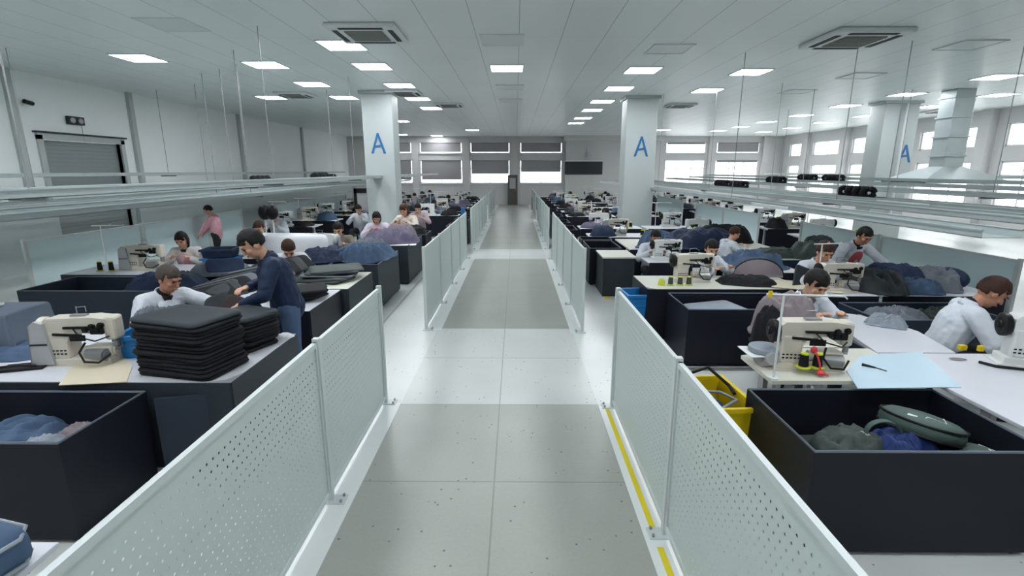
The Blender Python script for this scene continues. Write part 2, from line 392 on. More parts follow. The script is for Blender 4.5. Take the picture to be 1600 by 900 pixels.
# left wall with pilasters and grey dado, roller shutter door
dy0, dy1 = PX(63, 212, XL).y, PX(186, 222, XL).y
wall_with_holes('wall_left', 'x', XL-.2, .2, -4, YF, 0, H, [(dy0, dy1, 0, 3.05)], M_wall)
b = MB(); b.bx(XL, XL+.15, -4, dy0-.16, 0, 1.75).bx(XL, XL+.15, dy1+.16, YF, 0, 1.75); struct(b.build('baseboard_left', M_dado))
dr = bpy.data.objects.new('door_1', None); C.objects.link(dr); dr.location = (XL, (dy0+dy1)/2, 0); dr['kind'] = 'structure'; hw = (dy1-dy0)/2
b = MB()
for k in range(30): b.bx(-.13, -.1, -hw, hw, k*.1, k*.1+.094)
b.bx(-.15, -.12, -hw, hw, 0, 3.02); b.build('shutter', M_shut, dr)
b = MB(); b.bx(-.1, .05, -hw-.14, -hw, 0, 3.12).bx(-.1, .05, hw, hw+.14, 0, 3.12).bx(-.1, .05, -hw-.14, hw+.14, 3.02, 3.17); b.build('door_frame', M_col, dr)
b = MB(); b.bx(-.02, .1, -hw-.2, hw+.2, 3.17, 3.21); b.build('drip_rail', M_slot, dr)
tn = 0
for (px, py) in ((203, 180), (372, 200), (8, 130), (470, 210)):
    q = PX(px, py, XL); tn += 1
    b = MB(); b.bx(XL-.05, XL+.1, q.y-.08, q.y+.08, 0, H); struct(b.build('trim_%d' % tn, M_col))
for y in (8.0, 12.3, 16.0, 19.8, 24.0, 28.2, 31.9):
    tn += 1; b = MB(); b.bx(XR-.3, XR+.05, y-.22, y+.22, 0, H); struct(b.build('trim_%d' % tn, M_wallfar))
for px in (648, 728, 804, 1030, 1112, 1196):
    x = PY(px, 230, YF).x; tn += 1; b = MB(); b.bx(x-.2, x+.2, YF-.18, YF+.05, 0, H); struct(b.build('trim_%d' % tn, M_wallfar))
x0 = PY(884, 230, YF).x; x1 = PY(1026, 230, YF).x
tn += 1; b = MB(); b.bx(x0, x1, YF-.35, YF-.1, 0, H); struct(b.build('trim_%d' % tn, M_wallfar))
tn += 1; b = MB(); b.bx(x0-.2, x1+.3, YF-.9, YF-.1, 4.2, H); struct(b.build('trim_%d' % tn, M_wallfar))
# far door at the end of the aisle (brown-grey)
q0, q1 = PY(794, 290, YF), PY(808, 290, YF)
d2 = bpy.data.objects.new('door_2', None); C.objects.link(d2); d2.location = ((q0.x+q1.x)/2, YF-.2, 0); d2['kind'] = 'structure'
M_door = mat('dark door', (84, 78, 76), .5)
b = MB(); b.bx(-.33, .33, -.03, .03, 0, 2.0); b.build('door_leaf', M_door, d2)
b = MB(); b.bx(-.2, .2, -.045, -.03, 1.1, 1.8); b.build('door_window', M_guard, d2)
b = MB(); b.cyl((.24, -.1, 1), (.24, -.03, 1), .02).cyl((.24, -.1, 1), (.14, -.1, 1), .014); b.build('door_handle', M_steel, d2)
# columns
A_POLY = [(-.26, -.3), (-.16, -.3), (-.09, -.1), (.05, -.1), (.02, -.02), (-.05, -.02), (.0, .17), (.15, -.3), (.25, -.3), (.06, .32), (-.06, .32)]
def letter(x, y, z, sc, rz, lab):
    t = thing('letter_sign', lab, 'sign', (x, y, z), rz)
    b = MB(); s = sc
    b.prism([(-.25*s, -.33*s), (-.17*s, -.33*s), (.04*s, .33*s), (-.03*s, .33*s)], -.012, 0, 'y')
    b.prism([(.25*s, -.33*s), (.17*s, -.33*s), (-.04*s, .33*s), (.03*s, .33*s)], -.0125, 0, 'y')
    b.prism([(-.12*s, -.14*s), (.17*s, -.1*s), (.14*s, -.03*s), (-.1*s, -.07*s)], -.013, 0, 'y')
    o = b.build('letter_strokes', M_letter, t)
cols = []
def column(p0, p1, pytop, w=None, nm=0):
    a = P(p0, pytop, H); c = P(p1, pytop, H); y = (a.y+c.y)/2; x0, x1 = a.x, c.x; d = .75
    b = MB(); b.bx(x0, x1, y, y+d, 0, H-.09, bev=.012); o = struct(b.build('column', M_col))
    b = MB(); b.bx(x0-.06, x1+.06, y-.06, y+d+.06, H-.09, H); b.build('column_collar', M_col, o)
    cols.append((x0, x1, y, d)); return x0, x1, y
c1 = column(563, 611, 141); q = PY(591, 224, c1[2]); letter(q.x, c1[2]-.002, q.z, .86, 0, 'blue letter A painted on the left column beside the aisle')
c2 = column(981, 1030, 149); q = PY(1002, 229, c2[2]); letter(q.x, c2[2]-.002, q.z, .9, 0, 'blue letter A painted on the middle column right of the aisle')
c3 = column(1386, 1440, 157); q = PY(1414, 240, c3[2]); letter(q.x, c3[2]-.002, q.z, .85, 0, 'blue letter A painted on the wide column near the windows')
# downpipe on column 3
b = MB(); b.cyl((c3[0]+.65, c3[2]-.08, .5), (c3[0]+.65, c3[2]-.08, H-.1), .04); tag(b.build('drain_pipe', M_frame), 'thin white vertical pipe running up the face of the wide column', 'pipe')
# duct and hood
q = P(1512, 138, H); dx, dyy = q.x, q.y
hq = PY(1500, 285, dyy)
t = thing('extractor_hood', 'grey metal extractor hood hanging from a tall square duct near the windows', 'hood', (dx, dyy, hq.z))
hz = H-hq.z
b = MB(); b.bx(-.27, .27, 0, .55, .42, hz, bev=.01)
for k in range(4): b.bx(-.3, .3, -.03, .58, .42+(k+.6)*(hz-.42)/4-.02, .42+(k+.6)*(hz-.42)/4+.02)
b.build('duct', M_zinc, t)
b = MB(); vs = []
bm = b.bm; lo = [bm.verts.new(v) for v in ((-1.15, -.55, .06), (1.15, -.55, .06), (1.15, 1.1, .06), (-1.15, 1.1, .06))]; hi = [bm.verts.new(v) for v in ((-.29, -.02, .44), (.29, -.02, .44), (.29, .57, .44), (-.29, .57, .44))]
for k in range(4): bm.faces.new((lo[k], lo[(k+1) % 4], hi[(k+1) % 4], hi[k]))
b.bx(-1.17, 1.17, -.57, -.54, -.02, .07).bx(-1.17, 1.17, 1.09, 1.12, -.02, .07).bx(-1.17, -1.14, -.57, 1.12, -.02, .07).bx(1.14, 1.17, -.57, 1.12, -.02, .07)
b.build('canopy', M_zinc, t)

# ---------------------------------------------------------------- ceiling lights (seen panels and added unseen ones, all on the ceiling plane)
def lamp_proto(lit):
    t = thing('ceiling_light', 'x', 'ceiling light')
    b = MB(); s = .345; b.bx(-s-.03, s+.03, -s-.03, -s, -.02, 0).bx(-s-.03, s+.03, s, s+.03, -.02, 0).bx(-s-.03, -s, -s, s, -.02, 0).bx(s, s+.03, -s, s, -.02, 0)
    b.build('frame', M_frame, t); b = MB(); b.bx(-s, s, -s, s, -.012, -.002); b.build('diffuser', M_lamp if lit else M_off, t); return t
ROWS = [('row just left of the aisle', [(582, 103), (625, 133), (653, 154), (674, 169), (683, 212)]),
        ('row over the left sewing tables', [(535, 70), (416, 101), (488, 131), (538, 152), (626, 189), (627, 210)]),
        ('row nearest the left wall', [(217, 90), (424, 152)]),
        ('short row above the middle of the aisle', [(792, 106), (738, 203)]),
        ('row just right of the aisle', [(1004, 109), (967, 138), (941, 158), (925, 172), (911, 184), (900, 192)]),
        ('row right of the middle column', [(1173, 112), (1105, 141), (1036, 203)]),
        ('row over the right sewing tables', [(1417, 147), (1321, 165), (1252, 180), (1198, 190), (1157, 198), (1123, 204)]),
        ('row before the right windows', [(1353, 181), (1288, 191), (1237, 200), (1193, 206), (1132, 215)]),
        ('row past the wide column', [(1557, 120), (1560, 148), (1456, 166), (1197, 219)])]
lp = None; lamps_xy = []
for rn, pts in ROWS:
    for i, (px, py) in enumerate(pts):
        q = P(px, py, H); q.z = H; lab = 'lit ceiling panel, %s in the %s' % (ORD[i], rn)
        if any(abs(q.x-a) < .8 and abs(q.y-c) < .8 for a, c in lamps_xy): continue
        lamps_xy.append((q.x, q.y))
        if lp is None: lp = lamp_proto(True); lp.location = q; lp['label'] = lab; lp['group'] = 'lit ceiling panels'
        else: dup(lp, q, 0, lab, 'lit ceiling panels')
# unseen panels outside the picture, added to light the foreground and left side
for i, (x, y) in enumerate([(-3, 6.6), (-3, 4.2), (-3, 1.8), (3, 6.6), (3, 4.2), (3, 1.8), (0, 1.6), (-6, 5), (6.4, 5.5), (10, 8), (-3, -1), (3, -1), (-9.2, 6.8), (-9.2, 3.5), (-6.5, 1.8)]):
    dup(lp, (x, y, H), 0, 'added unseen ceiling panel lighting the camera side of the hall, %s one' % ORD[i], 'added unseen ceiling panels lighting the foreground')
ol = lamp_proto(False); first = True
OFF = [((785, 62), 'nearest unlit panel above the aisle'), ((1046, 76), 'unlit panel right of the aisle ahead of the middle column'), ((797, 136), 'second unlit panel above the aisle'), ((798, 157), 'third unlit panel above the aisle'),
       ((270, 38), 'unlit panel near the upper left corner'), ((1345, 118), 'unlit panel left of the wide column'), ((1515, 70), 'unlit panel near the upper right corner'), ((1245, 143), 'unlit panel between two lit rows on the right')]
for (px, py), lab in OFF:
    q = P(px, py, H); q.z = H
    if first: ol.location = q; ol['label'] = 'square ceiling light, ' + lab; ol['group'] = 'unlit ceiling panels'; first = False
    else: dup(ol, q, 0, 'square ceiling light, ' + lab, 'unlit ceiling panels')
# ceiling cassettes
def cassette(lab, q, sc=1):
    t = thing('ceiling_cassette', lab, 'air conditioner', (q.x, q.y, H), 0, 'air conditioning cassettes')
    b = MB(); b.box((0, 0, -.03), (.95, .95, .06), bev=.02); b.build('fascia', M_frame, t)
    b = MB(); b.bx(-.26, .26, -.26, .26, -.072, -.058)
    for k in range(9): b.bx(-.25, .25, -.24+k*.056, -.215+k*.056, -.078, -.07)
    b.build('grille', M_grille, t)
    for (x, y, wx, wy) in ((0, .38, .3, .035), (0, -.38, .3, .035), (.38, 0, .035, .3), (-.38, 0, .035, .3)):
        b = MB(); b.bx(x-wx, x+wx, y-wy, y+wy, -.066, -.055); b.build('air_slot', M_slot, t)
    t.scale = (sc,)*3; return t
cassette('square white ceiling air conditioner beside the lit panels left of the aisle', P(575, 49, H), 1.15)
cassette('square white ceiling air conditioner at the upper right', P(1335, 57, H), 1.3)
cassette('square ceiling air conditioner behind the top of the left column', P(632, 144, H))
cassette('square ceiling air conditioner, small, above the far left tables', P(702, 163, H))
cassette('square ceiling air conditioner just right of the middle column', P(1062, 164, H))
cassette('square ceiling air conditioner, small, before the far right windows', P(1160, 218, H))
cassette('square ceiling air conditioner beside the wide column near the windows', P(1478, 172, H), 1.2)
cassette('square ceiling air conditioner above the far left fence', P(462, 147, H))
# exit sign, camera
q = PX(117, 189, XL)
t = thing('emergency_sign', 'small dark emergency light box with two lamps above the shutter door', 'sign', (XL+.02, q.y, q.z))
b = MB(); b.bx(0, .07, -.3, .2, -.1, .1, bev=.01); b.build('housing', M_slot, t)
for y in (-.17, .07): b = MB(); b.ball((.08, y, 0), (.03, .08, .07)); b.build('lamp_head', M_guard, t, True)
b = MB(); b.cyl((.03, .12, -.1), (.03, .12, -.5), .008); b.build('cable', M_guard, t)
q = PX(36, 159, XL); t = thing('security_camera', 'small black camera on the left wall near the ceiling', 'camera', (XL, q.y, q.z))
b = MB(); b.cyl((0, 0, 0), (.14, 0, 0), .015); b.build('bracket', M_frame, t); b = MB(); b.cyl((.12, -.1, 0), (.12, .1, -.03), .05); b.build('housing', M_dark, t)
# notice board on the far wall, wall fan
q = PY(912, 262, YF-.4); t = thing('notice_board', 'wide dark board hanging on the far wall right of the last window', 'board', (q.x, YF-.37, q.z))
b = MB(); b.bx(-1.25, 1.25, -.03, .02, -.45, .4); b.build('board_face', M_blackbrd, t); b = MB(); b.bx(-1.28, 1.28, -.05, .02, .4, .47); b.build('top_rail', M_frame, t)
q = PY(917, 243, YF-.4); t = thing('wall_fan', 'small fan fixed to the far wall above the dark board', 'fan', (q.x, YF-.36, q.z))
b = MB(); b.cyl((0, -.0, -.1), (0, -.0, .45), .04).cyl((0, 0, 0), (0, -.3, 0), .03); b.build('bracket', M_guard, t); b = MB(); b.tube([(.22*math.cos(a), -.3, .22*math.sin(a)) for a in [k*PI/10 for k in range(20)]], .015, closed=True).ball((0, -.3, 0), (.06, .05, .06))
for k in range(5): b.box((.1*math.cos(k*1.257), -.3, .1*math.sin(k*1.257)), (.16, .01, .06), (0, -k*1.257, 0))
b.build('fan_head', M_guard, t)
# trees seen through the right windows
for (x, y, h, lab) in ((22.5, 20.5, 3.6, 'leafy tree outside the window behind the hood'), (23.5, 15.5, 4.0, 'leafy tree outside, at the right edge of the picture')):
    t = thing('tree', lab, 'tree', (x, y, -.6)); b = MB(); b.cyl((0, 0, 0), (0, 0, h*.6), .14, .07); b.build('trunk', M_bark, t)
    b = MB(); rr = random.Random(int(x*7))
    for k in range(420):
        a = rr.random()*2*PI; e = rr.uniform(-.9, 1); r_ = 1.3*math.sqrt(1-e*e*.8)*rr.uniform(.5, 1)
        b.box((r_*math.cos(a), r_*math.sin(a), h*.62+e*1.1), (.22, .14, .01), (rr.random()*3, rr.random()*3, rr.random()*3))
    b.build('foliage', M_leaf, t)

# ---------------------------------------------------------------- fences
XFL, XFR = -1.32, .97
def fence_panel(x, y0, y1, lab, side, grp, posts=(1, 1), h=1.2, m=None):
    t = thing('perforated_fence', lab, 'fence', (x, y0, 0), 0, grp); W = y1-y0
    b = MB(); b.bx(-.001, .001, .03, W-.03, .07, h-.03); b.build('perforated_sheet', m or M_fence, t)
    b = MB(); b.bx(-.014, .014, .02, W-.02, h-.035, h).bx(-.014, .014, .02, W-.02, .06, .09).bx(-.013, .013, .025, .045, .06, h).bx(-.013, .013, W-.045, W-.025, .06, h); b.build('frame', M_fence_s, t)
    for k, yy in enumerate((0, W)):
        if not posts[k]: continue
        b = MB(); b.box((0, yy, h/2+.01), (.045, .045, h+.02), bev=.004); p = b.build('post', M_fence_s, t)
        b = MB(); b.box((-.03*side, yy, .006), (.16, .11, .012), bev=.003)
        b.build('foot_plate', M_fence_s, p)
        b = MB()
        for (dx, dy) in ((-.055, -.035), (-.055, .035)): b.cyl(((dx-.03)*side, yy+dy, .01), ((dx-.03)*side, yy+dy, .03), .01, n=6)
        b.build('bolt', M_steel, p)
for side, x, nm in ((-1, XFL, 'left'), (1, XFR, 'right')):
    g = 'perforated fence panels on the %s of the aisle' % nm
    seg1 = [(1.05, 3.17), (3.17, 4.73)] if side < 0 else [(1.05, 2.84), (2.84, 4.66)]
    for i, (a, c) in enumerate(seg1): fence_panel(x, a, c, 'pale perforated metal fence panel, %s from the camera on the %s of the near aisle' % (ORD[i], nm), side, g, (i == 0, 1))
    s2 = 7.15 if side < 0 else 7.05
    for i in range(4): a = s2+i*1.55; fence_panel(x, a, a+1.55, 'pale perforated metal fence panel, %s past the first gap on the %s of the aisle' % (ORD[i], nm), side, g, (i == 0, 1), 1.22)
    for i in range(5): a = 15.0+i*1.6; fence_panel(x, a, a+1.6, 'pale fence panel, %s past the second gap on the %s of the aisle' % (ORD[i], nm), side, g, (i == 0, 1), 1.22)
    for i in range(4): a = 24.6+i*1.7; fence_panel(x, a, a+1.7, 'pale fence panel, %s of the last run on the %s of the aisle' % (ORD[i], nm), side, g, (i == 0, 1), 1.22)
M_scr = mat('pale screen board', (206, 226, 228), .45, noise_s=1, noise_a=.03)
def runs(x, segs, nm):
    for i, (a, c) in enumerate(segs): fence_panel(x, a, c, 'long pale screen board, %s in the line behind the %s sewing tables' % (ORD[i], nm), 1, 'screen boards behind the %s tables' % nm, (1, 1), 1.2, M_scr)
runs(-7.9, [(8.0, 10.6), (10.65, 12.95), (13.0, 14.6), (16.4, 20.0), (20.05, 23.8)], 'left')
runs(6.35, [(3.2, 5.7), (6.32, 8.8), (8.85, 11.3), (13.3, 15.6), (15.65, 18.0), (19.5, 23)], 'right')
# white strips with yellow tape on the floor
tn += 1; b = MB(); b.bx(-1.42, -1.16, -3, 4.72, 0, .004).bx(-1.3, -1.1, 7.1, 13.4, 0, .004).bx(-1.3, -1.1, 14.9, 23, 0, .004); M_strip = mat('white floor paint', (222, 226, 225), .3, noise_s=3, noise_a=.04); struct(b.build('trim_%d' % tn, M_strip))
tn += 1; b = MB(); b.bx(.83, 1.1, -3, 4.66, 0, .004).bx(.8, .97, 7.0, 13.3, 0, .004).bx(.8, .97, 14.9, 23, 0, .004); struct(b.build('trim_%d' % tn, M_strip))
for (x0, x1, y0, y1, lab) in ((.885, .925, 1.0, 2.72, 'yellow tape strip on the floor at the bottom edge right of the aisle'), (.885, .925, 2.9, 4.6, 'yellow tape strip along the foot of the second right fence panel')):
    b = MB(); b.bx(x0, x1, y0, y1, .004, .006); tag(b.build('floor_tape', M_tape), lab, 'tape')
for i, (px, py) in enumerate(((938, 449), (946, 462))):
    q = P(px, py, 0); b = MB(); b.box((q.x, q.y, .003), (.08, .55, .003), R(-6) if 0 else None); tag(b.build('floor_tape', M_tape), ['farther', 'nearer'][i]+' short yellow tape mark on the floor beside the blue basket', 'tape')

# ---------------------------------------------------------------- overhead cable trays
def tray(x, w_, z, y0, y1, lab, rods, lampy=()):
    t = thing('cable_tray', lab, 'cable tray', (x, y0, z), 0, 'overhead cable trays'); Ln = y1-y0
    b = MB(); b.bx(-w_/2, w_/2, 0, Ln, 0, .006).bx(-w_/2, -w_/2+.006, 0, Ln, 0, .07).bx(w_/2-.006, w_/2, 0, Ln, 0, .07)
    b.bx(-w_/2-.012, -w_/2+.006, 0, Ln, .065, .08).bx(w_/2-.006, w_/2+.012, 0, Ln, .065, .08)
    b.build('trough', M_zinc, t)
    for yy in rods:
        b = MB(); b.cyl((0, yy-y0, .0), (0, yy-y0, H-z), .008, n=6).bx(-w_/2-.02, w_/2+.02, yy-y0-.02, yy-y0+.02, -.03, 0); b.build('hanger_rod', M_steel, t)
    for yy in lampy:
        b = MB(); b.bx(-w_/2-.05, -w_/2-.01, yy-y0-.6, yy-y0+.6, .0, .05, bev=.008); b.build('lamp_tube', M_frame, t)
    return t
TR = [(-4.05, .3, 2.08, 3.2, 26, (4.25, 8.6, 13, 18), (5.2, 9.0)), (-5.3, .34, 1.98, 3.2, 26, (4.7, 10.2, 15), (6.8,)), (-6.6, .36, 1.9, 4, 28, (6, 12), (8.2, 12)), (-8.4, .4, 1.86, 5, 28, (8, 14), ()), (-10.1, .4, 2.16, 6, 30, (9, 15), (10.5,)), (-9.4, .5, 1.65, 6, 30, (10,), ()),
      (4.4, .36, 1.7, 4.6, 26, (10.5, 16), (8.5,)), (5.6, .4, 1.74, 3.6, 28, (9, 15), ()), (6.9, .4, 1.72, 4, 28, (9.6, 14), (8.9,)), (8.3, .4, 1.84, 5, 28, (9, 15), ()), (10.2, .4, 1.9, 5, 30, (20,), ()), (11.0, .36, 2.0, 6, 30, (15,), ()), (14.5, .4, 2.06, 6, 30, (17,), ())]
for i, (x, w_, z, y0, y1, rods, ls) in enumerate(TR):
    sd = 'left' if x < 0 else 'right'; k = i if x < 0 else i-6
    tray(x, w_, z, y0, y1, 'long galvanised cable tray over the %s hall, %s from the aisle' % (sd, ORD[k]), rods, ls)
tray(-5.95, .5, 1.74, 4.4, 28, 'wide low cable tray over the left tables, between the second and third trays', (11.5,), ())
tray(-7.3, .55, 1.7, 5, 28, 'wide low cable tray over the left tables, before the pale screens', (12.5,), ())
def perf_tray_items():
    rr = random.Random(4); n = 0
    for (px, py, x) in ((1300, 290, 10.2), (1260, 290, 10.2), (1130, 281, 6.9), (1155, 284, 6.9), (1335, 317, 6.9), (1210, 303, 8.3), (410, 312, -6.6), (515, 270, -6.6), (500, 268, -5.3)):
        q = PX(px, py, x)
        tr_ = [t_ for t_ in TR if t_[0] == x][0]; n += 1
        b = MB(); L_ = .9
        for k in range(4):
            yy = k*.24-L_/2
            b.tube([(.0+.1*math.sin(a*1.0), yy+.1*a/6+.03, .1+.08*math.cos(a)) for a in [j*.6 for j in range(12)]], .055, 8)
        o = b.build('cable_bundle', M_blk, None, True, (x, q.y, tr_[2]+.045)); tag(o, 'black bundle lying on an overhead cable tray, %s' % ['by the far right windows, right one', 'by the far right windows, left one', 'right of the middle column, left one', 'right of the middle column, right one', 'in front of the wide column', 'between middle column and wide column', 'above the left seated workers', 'beside the left column, nearer', 'beside the left column, farther'][n-1], 'cable bundle', 'black bundles on the trays')
perf_tray_items()
# ---------------------------------------------------------------- builders for the furniture and machines
def worktable(lab, x0, x1, y0, y1, panels='', grp='worktables', z=.75, top=None, pm=None, cut=None, edge=True, legs=True, name='worktable', cat='table'):
    t = thing(name, lab, cat, ((x0+x1)/2, (y0+y1)/2, 0), 0, grp); W, D = (x1-x0)/2, (y1-y0)/2; top = top or M_top; pm = pm or M_panel
    b = MB()
    if cut: b.prism([(px-(x0+x1)/2, py-(y0+y1)/2) for px, py in cut], z-.03, z)
    else: b.box((0, 0, z-.015), (2*W, 2*D, .03), bev=.006)
    b.build('tabletop', top, t)
    if legs:
        for sx in (-1, 1):
            b = MB(); x = sx*(W-.12); b.bx(x-.025, x+.025, -D+.1, D-.1, 0, .05).bx(x-.02, x+.02, -.04, .04, .05, z-.06).bx(x-.02, x+.02, -D+.1, D-.1, z-.07, z-.03); b.build('leg', M_guard, t)
    s = .012
    for p in panels:
        b = MB()
        if p == 'L': b.bx(-W-s, -W, -D, D, .04, z-.004)
        if p == 'R': b.bx(W, W+s, -D, D, .04, z-.004)
        if p == 'F': b.bx(-W, W, -D-s, -D, .04, z-.004)
        b.build('side_board', pm, t)
    return t
def storage_bin(lab, x0, x1, y0, y1, h, m=None, grp='open bins of dark board', taper=.0, name='storage_bin'):
    m = m or M_bin; t = thing(name, lab, 'bin', ((x0+x1)/2, (y0+y1)/2, 0), 0, grp); W, D = (x1-x0)/2, (y1-y0)/2; th = .018
    bm = bmesh.new(); k = 1-taper
    def ring(w, d, z): return [bm.verts.new(v) for v in ((-w, -d, z), (w, -d, z), (w, d, z), (-w, d, z))]
    o0 = ring(W*k, D*k, .03); o1 = ring(W, D, h); i1 = ring(W-th, D-th, h); i0 = ring(W*k-th, D*k-th, .05)
    bm.faces.new(o0[::-1]); bm.faces.new(i0)
    for A, B in ((o0, o1), (o1, i1), (i1, i0)):
        for q in range(4): bm.faces.new((A[q], A[(q+1) % 4], B[(q+1) % 4], B[q]))
    b = MB(); b.bm.free(); b.bm = bm; b.build('body', m, t)
    b = MB(); b.tube([(-W+th/2, -D+th/2, h), (W-th/2, -D+th/2, h), (W-th/2, D-th/2, h), (-W+th/2, D-th/2, h)], .011, 6, closed=True); b.build('rim', M_rim, t)
    b = MB()
    for sx in (-1, 1):
        for sy in (-1, 1): b.cyl((sx*(W*k-.06), sy*(D*k-.06), 0), (sx*(W*k-.06), sy*(D*k-.06), .035), .03)
    b.build('foot', M_dark, t); return t
def cloth_mesh(L_, W_, Hh, seed, nu=44, nv=34, fold=.55, freq=2.2, droop=0):
    sx = random.Random(seed); ox, oy = sx.random()*50, sx.random()*50; ang = sx.random()*PI; ca, sa = math.cos(ang), math.sin(ang)
    def hgt(u, v):
        r = max(abs(u), abs(v))*.6 + .4*math.hypot(u, v); base = max(0, 1-r**5)
        a, c = (u*ca-v*sa)*freq, (u*sa+v*ca)*freq*.45
        n = 1-abs(noise.noise(Vector((a+ox, c+oy, 0)))*2.0); n2 = 1-min(1, 3.2*noise.noise(Vector((a*2.3+oy, c*2.8+ox, 5)))**2); n3 = .5+noise.noise(Vector((c*4+oy, a*5+ox, 9)))
        return base*(1-fold+fold*(.55*n+.35*n2+.1*n3))
    def edge(u, v):
        w_ = 1+.13*noise.noise(Vector((math.atan2(v, u)*1.6+ox, oy, 3)))
        k = 1-.16*(u*u*v*v); return u*w_*k, v*w_*k
    bm = bmesh.new(); T = []; B = []
    for i in range(nu+1):
        T.append([]); B.append([])
        for j in range(nv+1):
            u, v = i/nu*2-1, j/nv*2-1; x, y = edge(u, v); h = Hh*max(.06, hgt(u, v))
            T[-1].append(bm.verts.new((x*L_/2, y*W_/2, h))); B[-1].append(bm.verts.new((x*L_/2, y*W_/2, 0)))
    for i in range(nu):
        for j in range(nv):
            bm.faces.new((T[i][j], T[i+1][j], T[i+1][j+1], T[i][j+1])); bm.faces.new((B[i][j], B[i][j+1], B[i+1][j+1], B[i+1][j]))
    for i in range(nu):
        bm.faces.new((T[i][0], B[i][0], B[i+1][0], T[i+1][0])); bm.faces.new((T[i][nv], T[i+1][nv], B[i+1][nv], B[i][nv]))
    for j in range(nv):
        bm.faces.new((T[0][j], T[0][j+1], B[0][j+1], B[0][j])); bm.faces.new((T[nu][j], B[nu][j], B[nu][j+1], T[nu][j+1]))
    return bm
def cloth(lab, x, y, z, L_, W_, Hh, m, rz=0, seed=1, grp=None, name='fabric_piece', cat='fabric', tilt=None, **k):
    b = MB(); b.bm.free(); b.bm = cloth_mesh(L_, W_, Hh, seed, **k); o = b.build(name, m, None, True, (x, y, z), rz)
    if tilt: o.rotation_euler = (tilt[0], tilt[1], rz)
    return tag(o, lab, cat, grp)
def flat_piece(lab, x, y, z, L_, W_, th, m, rz=0, tilt=(0, 0), wave=.01, seed=0, grp=None, name='folded_fabric', cat='fabric', parent=None, rnd=.06):
    b = MB(); rr = random.Random(seed); a0 = rr.random()*9
    pts = []
    for (sx, sy, st) in ((1, 1, 0), (-1, 1, 1), (-1, -1, 2), (1, -1, 3)):
        for q in range(5):
            a = (st+q/4)*PI/2; pts.append((sx*(L_/2-rnd)+rnd*math.cos(a), sy*(W_/2-rnd)+rnd*math.sin(a)))
    N = len(pts); ks = [1, .97, .8, .5, .2]; bm = b.bm; top = []; bot = []
    def zz(x_, y_): return wave*math.sin(x_*7+a0)*math.cos(y_*6+a0*2)
    for k in ks:
        top.append([bm.verts.new((u*k, v*k, (th if k < 1 else th*.5)+zz(u*k, v*k))) for u, v in pts])
        bot.append([bm.verts.new((u*k, v*k, (0 if k < 1 else th*.45)+zz(u*k, v*k)*.9)) for u, v in pts])
    for S_ in (top, bot):
        for A, B in zip(S_, S_[1:]):
            for k in range(N): bm.faces.new((A[k], A[(k+1) % N], B[(k+1) % N], B[k]))
        bm.faces.new(S_[-1])
    for k in range(N): bm.faces.new((top[0][k], top[0][(k+1) % N], bot[0][(k+1) % N], bot[0][k]))
    o = b.build(name, m, parent, True, (x, y, z), rz); o.rotation_euler = (tilt[0], tilt[1], rz)
    if lab: tag(o, lab, cat, grp)
    return o
